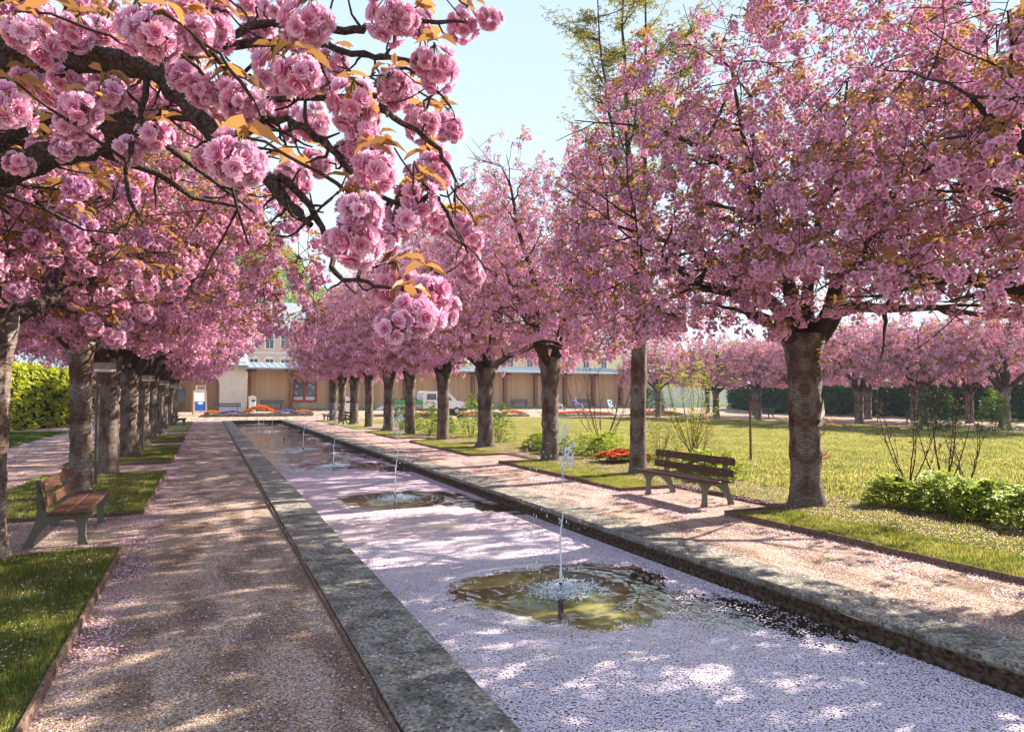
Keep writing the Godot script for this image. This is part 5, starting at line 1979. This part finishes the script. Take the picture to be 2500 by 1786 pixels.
func trees() -> void:
	near_tree()
	# right row
	var b1 := Vector3(8.86, 0.03, -8.22)
	var limbs: Array = [
		P([[8.8, 2.7, 8.25], [8.61, 3.15, 8.38], [8.26, 3.48, 8.51], [7.65, 3.93, 8.77], [7.37, 4.15, 8.88], [6.6, 4.4, 9.2], [5.9, 4.6, 9.4]], b1),
		P([[8.9, 2.7, 8.24], [8.74, 3.41, 8.31], [8.4, 4.2, 8.45], [8.1, 4.74, 8.55], [8.1, 5.3, 8.5], [7.8, 6.1, 8.4], [7.5, 7.0, 8.3]], b1),
		P([[8.95, 2.75, 8.21], [8.96, 3.41, 8.22], [9.0, 4.15, 8.16], [9.18, 4.96, 8.04], [9.4, 5.9, 7.9], [9.5, 7.0, 7.8]], b1),
		P([[9.0, 2.7, 8.18], [9.3, 3.15, 8.05], [9.69, 3.27, 7.89], [10.09, 3.23, 7.71], [10.9, 3.25, 7.36], [11.72, 3.1, 7.0], [12.4, 3.1, 6.6]], b1),
		P([[9.0, 2.6, 8.15], [9.3, 2.95, 8.05], [9.75, 3.3, 8.2], [10.3, 3.9, 8.6], [11.0, 4.5, 9.1]], b1),
		P([[8.3, 4.2, 8.45], [8.17, 5.04, 8.48], [7.89, 5.48, 8.59], [7.34, 5.85, 8.81], [6.6, 6.2, 9.1]], b1)]
	var o := thing("cherry_tree", "big flowering cherry with forked mossy trunk just right of the wooden bench", "tree", b1, 0.0, "flowering cherries")
	cherry(o, {"seed": 21, "h": 2.85, "r": 0.25, "R": 4.1, "lo": 2.95, "hi": 8.6, "K": 3, "limbs": limbs, "n": 2700, "hollow": Vector2(2.1, 2.3), "lit": 4.8, "singles": 300, "rough": 0.16, "flare": 0.3, "squash": Vector2(1, 0.95)})
	trunk_shoots(o)
	cherry_at("flowering cherry out of sight on the right, its dark crown fills the upper right corner", 8.85, 3.75, 0.4, {"seed": 22, "h": 2.8, "r": 0.24, "R": 4.0, "lo": 2.9, "hi": 6.1, "n": 2000, "lit": 5.8, "singles": 300})
	cherry_at("flowering cherry with a round burl on its leaning trunk, third trunk of the right row", 8.55, 16.67, 1.0, {"seed": 23, "h": 2.9, "r": 0.235, "R": 3.7, "lo": 2.9, "hi": 8.7, "n": 2300, "lit": 4.9, "burl": 2.2, "rough": 0.18, "singles": 250, "flare": 0.12})
	var a := cherry_at("flowering cherry with flared reddish root foot, fourth trunk of the right row", 8.7, 21.82, 2.1, {"seed": 24, "h": 2.8, "r": 0.27, "R": 3.5, "lo": 3.0, "hi": 9.0, "n": 2200, "lit": 5.0, "size": 1.1, "flare": 0.9})
	var b := cherry_at("flowering cherry before the white van's hood, fifth trunk of the right row", 8.62, 26.2, 0.3, {"seed": 25, "h": 2.75, "r": 0.24, "R": 3.35, "lo": 3.0, "hi": 8.8, "n": 2000, "lit": 5.0, "size": 1.15, "flare": 0.25})
	var names := ["sixth", "seventh", "eighth", "ninth", "tenth", "eleventh"]
	var ds := [30.7, 34.6, 39.1, 43.3, 47.3, 50.6]
	for k in 6:
		dup(a if k % 2 else b, Vector3(8.5 - 0.04 * k, 0.03, -ds[k]), [0.3, 3.3, 6.1, 3.0, 0.2, 2.9][k], Vector3(0.98, 1.02, 0.98), "flowering cherry, %s trunk of the right row counted from the nearest" % names[k])
	# left row
	cherry_at("flowering cherry at the left picture edge, between near lawn and left bench", -2.2, 9.12, 0.7, {"seed": 31, "h": 2.75, "r": 0.21, "R": 3.5, "lo": 2.8, "hi": 5.9, "n": 2200, "singles": 300, "rough": 0.14})
	cherry_at("flowering cherry with smooth grey sunlit trunk right behind the left bench", -2.0, 14.0, 2.3, {"seed": 32, "h": 2.8, "r": 0.175, "R": 2.65, "lo": 2.95, "hi": 5.5, "n": 1600, "singles": 280, "lean": Vector2(0.12, 0), "flare": 0.2})
	a = cherry_at("flowering cherry with thick grey trunk behind the near lamp post", -2.05, 17.9, 1.3, {"seed": 33, "h": 2.75, "r": 0.215, "R": 2.85, "lo": 3.0, "hi": 5.7, "n": 1500, "size": 1.1})
	b = cherry_at("flowering cherry with knotted dark trunk, fourth of the left row in view", -2.13, 22.8, 0.2, {"seed": 34, "h": 2.6, "r": 0.25, "R": 3.2, "lo": 3.0, "hi": 6.0, "n": 1600, "size": 1.2, "rough": 0.3})
	names = ["fifth", "sixth", "seventh", "eighth", "ninth", "tenth"]
	ds = [27.3, 31.9, 36.3, 40.8, 45.3, 49.8]
	for k in 6:
		dup(a if k % 2 else b, Vector3(-2.15, 0.03, -ds[k]), [0.2, 3.2, 0.1, 3.0, 6.2, 3.3][k], Vector3(1.0 - 0.02 * k, 1.0, 1.05), "flowering cherry, %s trunk of the left row counted from the nearest" % names[k])
	tall_tree()
	# the two rows across the lawn
	var f := cherry_at("far flowering cherry across the lawn, rightmost trunk before the hedge", 37.0, 25.9, 0.5, {"seed": 41, "h": 2.5, "r": 0.24, "R": 3.3, "lo": 2.9, "hi": 6.4, "n": 950, "size": 1.7, "detail": 0, "flare": 0.3})
	var f2 := cherry_at("far flowering cherry across the lawn with a wide V of dark limbs", 37.0, 30.1, 1.9, {"seed": 42, "h": 2.3, "r": 0.26, "R": 3.4, "lo": 3.0, "hi": 6.7, "n": 950, "size": 1.7, "detail": 0, "K": 5})
	var spots := [[37.0, 34.4, "third from the right in the front row"], [37.2, 38.8, "fourth from the right in the front row"], [37.0, 43.2, "fifth from the right in the front row"], [35.2, 48.4, "leftmost in the front row, beside the round bush"], [45.8, 28.9, "rightmost of the rear row"], [46.4, 33.2, "second from the right in the rear row"], [46.2, 36.8, "third from the right in the rear row"], [46.0, 43.4, "fourth from the right in the rear row"], [45.6, 48.0, "fifth from the right in the rear row"], [45.2, 54.0, "leftmost of the rear row"], [37.0, 21.6, "in the front row, behind the bare shrubs at the right edge"], [46.0, 24.5, "in the rear row at the right edge"]]
	for k in spots.size():
		dup(f if k % 2 else f2, Vector3(spots[k][0], gy(spots[k][1]), -spots[k][1]), k * 1.3 + 0.4, Vector3.ONE * (0.95 + 0.03 * (k % 4)), "far flowering cherry, %s" % spots[k][2])

# young shoots with bronze leaves on the trunk by the bench
func trunk_shoots(o: Node3D) -> void:
	var xs: Array[Transform3D] = []
	var g := Geo.new()
	for q: Array in [[0.2, 1.05, 0.1, 0.42], [0.2, 0.6, 0.1, 0.3], [-0.05, 2.25, 0.24, 0.35], [0.16, 2.1, 0.2, 0.5], [-0.18, 2.3, 0.2, 0.4], [0.1, 0.75, 0.22, 0.15], [0.14, 1.35, 0.2, 0.12]]:
		var a := Vector3(q[0], q[1], q[2])
		var e: Vector3 = a + Vector3(q[0] * 1.2 + 0.12, 0.35, q[2] * 0.8).normalized() * q[3]
		var p := arc(a * Vector3(0.8, 1, 0.8), e, Vector3(0, 0.04, 0), 4, 0.015)
		g.tube(p, taper(5, 0.007, 0.003), 4)
		for k in 8:
			xs.append(Transform3D(Basis(Vector3.UP, rng.randf() * TAU).scaled(Vector3.ONE * rng.randf_range(0.6, 1.0)), p[1 + rng.randi() % 4] + Vector3(rng.randfn(0, 0.03), rng.randfn(0, 0.03), rng.randfn(0, 0.03))))
	part(o, "shoot", g.mesh(), M.twig)
	scatter(o, "shoot_leaves", SPRIG[1], M.leaf, xs)
	g = Geo.new()
	g.col = Color(0.75, 0.68, 0.6)
	var w: Array[Vector3] = [Vector3(0.17, 1.72, 0.22), Vector3(0.03, 1.36, 0.275), Vector3(-0.03, 1.28, 0.27), Vector3(0.08, 1.30, 0.28), Vector3(0.2, 1.5, 0.22)]
	g.tri(w[0], w[1], w[4])
	g.tri(w[1], w[2], w[3])
	g.tri(w[1], w[3], w[4])
	part(o, "torn_fleece", g.mesh(), M.plain)

func _ready() -> void:
	# camera, sky, sun
	cam = Camera3D.new()
	cam.name = "camera"
	cam.fov = 56.35
	cam.near = 0.05
	cam.far = 1500.0
	cam.position = Vector3(0, 1.8, 0)
	cam.rotation = Vector3(deg_to_rad(2.507), deg_to_rad(-23.965), 0)
	add_child(cam)
	var env := Environment.new()
	env.background_mode = Environment.BG_SKY
	var sky := ProceduralSkyMaterial.new()
	sky.sky_top_color = lin(0.185, 0.265, 0.375)
	sky.sky_horizon_color = lin(0.39, 0.405, 0.415)
	sky.sky_curve = 0.24
	sky.ground_bottom_color = lin(0.25, 0.2, 0.17)
	sky.ground_horizon_color = lin(0.5, 0.45, 0.42)
	sky.sun_angle_max = 40.0
	sky.sun_curve = 0.12
	env.sky = Sky.new()
	env.sky.sky_material = sky
	env.background_energy_multiplier = 0.9
	env.tonemap_mode = Environment.TONE_MAPPER_LINEAR
	env.tonemap_exposure = 3.5
	env.fog_enabled = true
	env.fog_density = 0.0006
	env.fog_light_color = Color(0.85, 0.92, 1.0)
	env.sdfgi_enabled = true
	env.ssao_enabled = true
	env.ssil_enabled = true
	var we := WorldEnvironment.new()
	we.name = "world_environment"
	we.environment = env
	add_child(we)
	var sun := DirectionalLight3D.new()
	sun.name = "sun"
	sun.light_energy = 1.6
	sun.light_color = Color(1.0, 0.96, 0.885)
	sun.light_angular_distance = 0.5
	sun.shadow_enabled = true
	sun.look_at_from_position(Vector3.ZERO, -Vector3(0.988 * cos(0.6), sin(0.6), -0.152 * cos(0.6)))
	add_child(sun)

	rng.seed = 20240
	noise.seed = 7
	noise.frequency = 1.0
	noise.fractal_octaves = 2
	materials()
	blossom_kinds()
	ground()
	grass()
	hill()
	wooden_hall()
	gate_house()
	town_house("pale pink town house with grey slate roof and white-framed windows behind the timber hall", Vector3(-3, 0.4, -85), 19.0, 11.0, Color(0.80, 0.60, 0.47), 9.0, 13.2, [[7.0, 1.6], [4.1, 1.6]], 0.85, 1.73, 11, M.slate)
	town_house("pale yellow town house behind the right half of the timber hall", Vector3(35, 0.4, -83), 20.0, 10.0, Color(0.80, 0.70, 0.45), 7.6, 11.0, [[5.3, 1.5], [2.4, 1.5]], 1.6, 2.9, 6, M.roof_metal)
	shed("low pink building with ribbed metal roof behind the left hedge", Vector3(-14.5, 0.3, -70), Vector3(16, 3.9, 8), Color(0.72, 0.40, 0.29), 1.3, M.roof_metal)
	shed("low pale green building with metal roof at the right end of the hall", Vector3(53, 0.3, -69), Vector3(13, 3.4, 6), Color(0.62, 0.72, 0.60), 1.2, M.roof_metal)
	shed("house with a pale tiled roof behind the dark hedge", Vector3(68, 0, -36), Vector3(10, 4.2, 9), Color(0.7, 0.68, 0.62), 2.2, M.slate, 1.5)
	trees()

	# plants
	rng.seed = 900
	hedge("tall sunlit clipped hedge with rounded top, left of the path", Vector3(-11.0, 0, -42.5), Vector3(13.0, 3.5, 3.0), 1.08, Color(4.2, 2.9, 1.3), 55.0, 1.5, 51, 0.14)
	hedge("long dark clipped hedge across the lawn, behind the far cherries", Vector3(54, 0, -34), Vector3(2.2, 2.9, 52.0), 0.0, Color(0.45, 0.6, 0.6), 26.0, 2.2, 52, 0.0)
	shrub("round_bush", "clipped round green bush at the end of the timber hall", "bush", Vector3(37.9, 0.3, -53.5), 1.7, 2.5, 1500, GREEN, 1.5, Color(1.0, 1.1, 0.8), 53)
	shrub("leafy_bush", "green bush across the lawn behind the bare shrubs", "bush", Vector3(34.8, 0, -23.6), 1.15, 2.1, 900, GREEN, 1.3, Color(1.0, 1.1, 0.8), 54)
	shrub("leafy_bush", "pale green bush across the lawn at the right edge", "bush", Vector3(34.4, 0, -20.6), 0.9, 1.9, 600, GREEN, 1.2, Color(1.7, 1.6, 1.3), 55)
	leafy_tree("light green young tree above the left hedge", Vector3(-15, 0, -52), 7.4, 2.6, 3.2, 1500, 2.2, Color(1.9, 1.6, 1.0), 0.12, 56, GREEN)
	shrub("leafy_bush", "dark evergreen bush at the end of the left hedge", "bush", Vector3(-7.0, 0, -50), 1.2, 2.6, 900, GREEN, 1.5, Color(0.5, 0.6, 0.5), 57)
	twiggy("yellow_shrub", "upright shrub with yellow-green young leaves behind the right bench", Vector3(13.3, 0.03, -16.6), 2.75, 1.0, 12, Color(0.4, 0.4, 0.1), 60, [1000, Color(3.6, 2.5, 1.6), 0.6], 58)
	shrub("olive_bush", "low olive-brown bush left behind the bench backrest", "bush", Vector3(11.4, 0.03, -15.6), 0.62, 1.15, 800, BRONZE, 0.6, Color(0.75, 0.85, 0.8), 59)
	shrub("olive_bush", "low reddish-brown bush right behind the bench backrest", "bush", Vector3(12.4, 0.03, -15.2), 0.7, 1.05, 800, BRONZE, 0.6, Color(1.1, 0.8, 1.0), 60)
	twiggy("red_bud_shrub", "bare branching shrub with reddish buds between third and tall trunks", Vector3(12.1, 0.03, -19.8), 3.0, 1.5, 11, Color(0.45, 0.2, 0.14), 700, [], 61)
	twiggy("bare_shrub", "bare shrub with thin forked stems, left of three on the lawn edge", Vector3(12.55, 0.03, -9.1), 2.15, 0.75, 5, Color(0.4, 0.22, 0.13), 110, [], 62)
	twiggy("bare_shrub", "bare shrub with a stout stem, middle of three on the lawn edge", Vector3(12.65, 0.03, -8.5), 2.1, 0.8, 6, Color(0.4, 0.22, 0.13), 130, [], 63)
	twiggy("bare_shrub", "small bare shrub, rightmost of three on the lawn edge", Vector3(14.0, 0.03, -8.9), 1.5, 0.5, 4, Color(0.35, 0.3, 0.13), 60, [], 64)
	var bed := [[9.75, 11.3, 0.55, 0.62, "beside the flowering trunk, left"], [9.9, 12.0, 0.5, 0.6, "right behind the end of the bench"], [10.4, 12.6, 0.5, 0.55, "behind the bench seat"], [10.05, 7.6, 0.42, 0.52, "first right of the flowering trunk"], [10.3, 7.0, 0.5, 0.66, "tallest right of the flowering trunk"], [10.15, 6.35, 0.46, 0.6, "below the bare shrubs, left"], [10.9, 6.6, 0.42, 0.5, "pale one below the bare shrubs"], [10.1, 5.6, 0.5, 0.64, "large dark one below the bare shrubs"], [11.1, 5.75, 0.45, 0.6, "behind, towards the lawn"], [10.15, 4.9, 0.52, 0.62, "at the right picture edge, front"], [10.9, 5.0, 0.46, 0.6, "at the right picture edge, rear"], [11.3, 7.4, 0.4, 0.5, "at the foot of the bare shrubs"],
		[9.8, 18.4, 0.6, 0.6, "between third and fourth trunk, right"], [9.9, 19.6, 0.6, 0.65, "between third and fourth trunk, middle"], [10.2, 20.6, 0.55, 0.6, "between third and fourth trunk, left"], [10.6, 17.6, 0.7, 0.75, "dark mound below the red-bud shrub"], [11.6, 18.6, 0.7, 0.7, "mound behind the orange flowers"]]
	for k in bed.size():
		var q: Array = bed[k]
		shrub("peony_plant", "bushy green peony plant in the right bed, %s" % q[4], "plant", Vector3(q[0], 0.03, -q[1]), q[2], q[3] * 0.78, 380, GREEN, 0.85, Color(2.9, 2.3, 1.6), 70 + k, "leafy peonies in the right bed")
	var bed2 := [[10.2, 27.2, 0.7, 1.6], [9.3, 30.2, 0.6, 1.3], [9.6, 29.0, 0.6, 0.9], [9.4, 33.8, 0.6, 1.2], [9.6, 36.5, 0.7, 1.0], [10.0, 23.8, 0.6, 1.3]]
	var where2 := ["tall one left of the fourth trunk", "beside the sixth trunk", "low one between fifth and sixth trunk", "behind the seventh trunk", "between seventh and eighth trunk", "yellowish one by the fourth trunk"]
	for k in bed2.size():
		var q: Array = bed2[k]
		shrub("garden_shrub", "loose light green shrub in the right row, %s" % where2[k], "shrub", Vector3(q[0], 0.03, -q[1]), q[2], q[3], 420, GREEN, 0.9, Color(1.6, 1.5, 1.1), 90 + k, "shrubs between the right trunks")
	rng.seed = 950
	flower_bed("small patch of orange-red flowers before the bushes left of the tall trunk", 9.5, 10.7, 15.4, 1.0, [[0.0, 1.0, Color(0.75, 0.16, 0.06), 0.12]])
	flower_bed("orange and violet flower bed with a mound, at the pool's far end", -0.2, 7.7, 57.6, 1.6, [[0.0, 0.13, Color(0.78, 0.24, 0.04), 0.15], [0.13, 0.34, Color(0.26, 0.16, 0.62), 0.18], [0.34, 0.66, Color(0.80, 0.22, 0.03), 0.55], [0.66, 0.84, Color(0.26, 0.16, 0.62), 0.18], [0.84, 1.0, Color(0.78, 0.24, 0.04), 0.15]])
	flower_bed("orange flower bed with violet spots beyond the lawn, left of the third trunk", 19.5, 25.5, 54.5, 1.4, [[0.0, 0.4, Color(0.78, 0.2, 0.05), 0.2], [0.4, 0.6, Color(0.4, 0.2, 0.6), 0.15], [0.6, 1.0, Color(0.8, 0.2, 0.04), 0.3]])
	flower_bed("red-orange flower bed beyond the lawn, before the deck chairs", 27.0, 33.5, 53.5, 1.4, [[0.0, 1.0, Color(0.75, 0.16, 0.06), 0.2]])
	flower_bed("short red-orange flower bed by the round bush", 35.0, 39.5, 51.3, 1.2, [[0.0, 1.0, Color(0.75, 0.14, 0.05), 0.2]])
	flower_bed("low red flower bed before the van", 13.8, 17.2, 54.6, 1.0, [[0.0, 1.0, Color(0.72, 0.14, 0.06), 0.15]])

	# furniture
	bench("brown slatted bench with green-grey iron legs, seen end on at the left", Vector3(-1.95, 0.0, -10.55), 0.0, "slatted benches along the pool", M.bench_wood, M.bench_iron)
	bench("brown slatted bench with grey iron legs facing the pool, beside the big flowering trunk", Vector3(7.98, 0.0, -9.72), PI, "slatted benches along the pool", M.bench_wood, M.bench_iron)
	bench("small distant slatted bench under the right row, nearer of two", Vector3(8.3, 0.0, -44.1), PI, "slatted benches along the pool", M.bench_wood, M.bench_iron)
	bench("small distant slatted bench under the right row, farther of two", Vector3(8.3, 0.0, -50.2), PI, "slatted benches along the pool", M.bench_wood, M.bench_iron)
	bench("small distant bench at the end of the left row", Vector3(-1.9, 0.0, -46.2), 0.0, "slatted benches along the pool", M.bench_wood, M.bench_iron)
	var dark := mat("dark_bench", lin(0.075, 0.075, 0.10), 0.6)
	bench("dark low bench behind the flower bed, before the cream gate building", Vector3(1.5, gy(63), -63.0), -PI / 2, "dark benches before the hall", dark, M.bench_iron)
	bench("dark bench against the timber hall beside the white bin", Vector3(5.4, 0.62, -67.2), -PI / 2, "dark benches before the hall", dark, M.bench_iron)
	for q: Array in [[22.6, "partly hidden behind the fifth trunk"], [26.6, "between the fourth and third trunk, left"], [30.6, "between the fourth and third trunk, right"], [38.5, "behind the red-bud shrub"]]:
		bench("dark bench against the timber hall, %s" % q[1], Vector3(q[0], 0.62, -67.2), -PI / 2, "dark benches before the hall", dark, M.bench_iron)
	bench("dark bench across the lawn, left of the big flowering trunk", Vector3(42.5, 0, -43.4), PI, "benches across the lawn", dark, M.bench_iron)
	bench("dark bench across the lawn, right of the big flowering trunk", Vector3(41.5, 0, -29.0), PI, "benches across the lawn", dark, M.bench_iron)
	lamp_post("drum lamp on a slim pole beside the left bench, nearest of the left row", Vector3(-2.02, 0, -15.8), 0.2)
	for q: Array in [[24.9, "second"], [33.6, "third"], [42.3, "fourth"], [49.0, "fifth"]]:
		lamp_post("drum lamp on a slim pole, %s of the left row" % q[1], Vector3(-1.9, 0, -q[0]), 0.2)
	lamp_post("drum lamp across the lawn, left one before the dark hedge", Vector3(43, 0, -33.5), 1.6)
	lamp_post("drum lamp across the lawn, right one before the dark hedge", Vector3(42.0, 0, -23.0), 1.6)
	var st := Geo.new()
	st.rod(Vector3(0, -0.1, 0), Vector3(0, 1.62, 0), 0.035, 8, 0.03)
	var stake: MeshInstance3D = part(self, "wooden_stake", st.mesh(), M.edging, Transform3D(Basis(), Vector3(13.6, 0.03, -14.5)))
	tag(stake, "plain round wooden stake standing on the lawn behind the bench", "stake")
	a_board()
	bin("white litter bin beside the post at the left end of the hall", Vector3(3.55, gy(64), -64.6), Color(0.78, 0.78, 0.76))
	bin("white litter bin between the far right trunks", Vector3(10.6, gy(58), -58.2), Color(0.78, 0.78, 0.76))
	van()
	deck_chair("blue deck chair with a reclining person in pale trousers", Vector3(30.2, 0.4, -57.5), -0.3, Color(0.5, 0.55, 0.7))
	deck_chair("blue deck chair in the middle of the three, with a person", Vector3(32.2, 0.4, -57.2), -0.9, Color(0.12, 0.2, 0.6))
	deck_chair("empty pale blue deck chair, rightmost of three", Vector3(36.0, 0.4, -57.0), -1.4, Color(0.35, 0.6, 0.72))
	sitter("person in a light blue top and pale trousers leaning back in a deck chair", Vector3(30.2, 0.42, -57.5), -0.3, Color(0.45, 0.52, 0.68), Color(0.6, 0.62, 0.68), Color(0.08, 0.05, 0.03))
	sitter("person in a dark blue top sitting in the middle deck chair", Vector3(32.2, 0.42, -57.2), -0.9, Color(0.08, 0.12, 0.4), Color(0.15, 0.2, 0.45), Color(0.25, 0.16, 0.08))

	# fountains
	rng.seed = 960
	var order := ["nearest", "second", "third", "fourth", "fifth", "sixth", "seventh", "farthest"]
	for k in NOZZLES.size():
		fountain(NOZZLES[k], 0.0 if k == 4 else 1.7, "%s fountain in the pool counted from the front, %s" % [order[k], "a black nozzle without a jet" if k == 4 else "a thin white jet"], k < 3)
	petals()
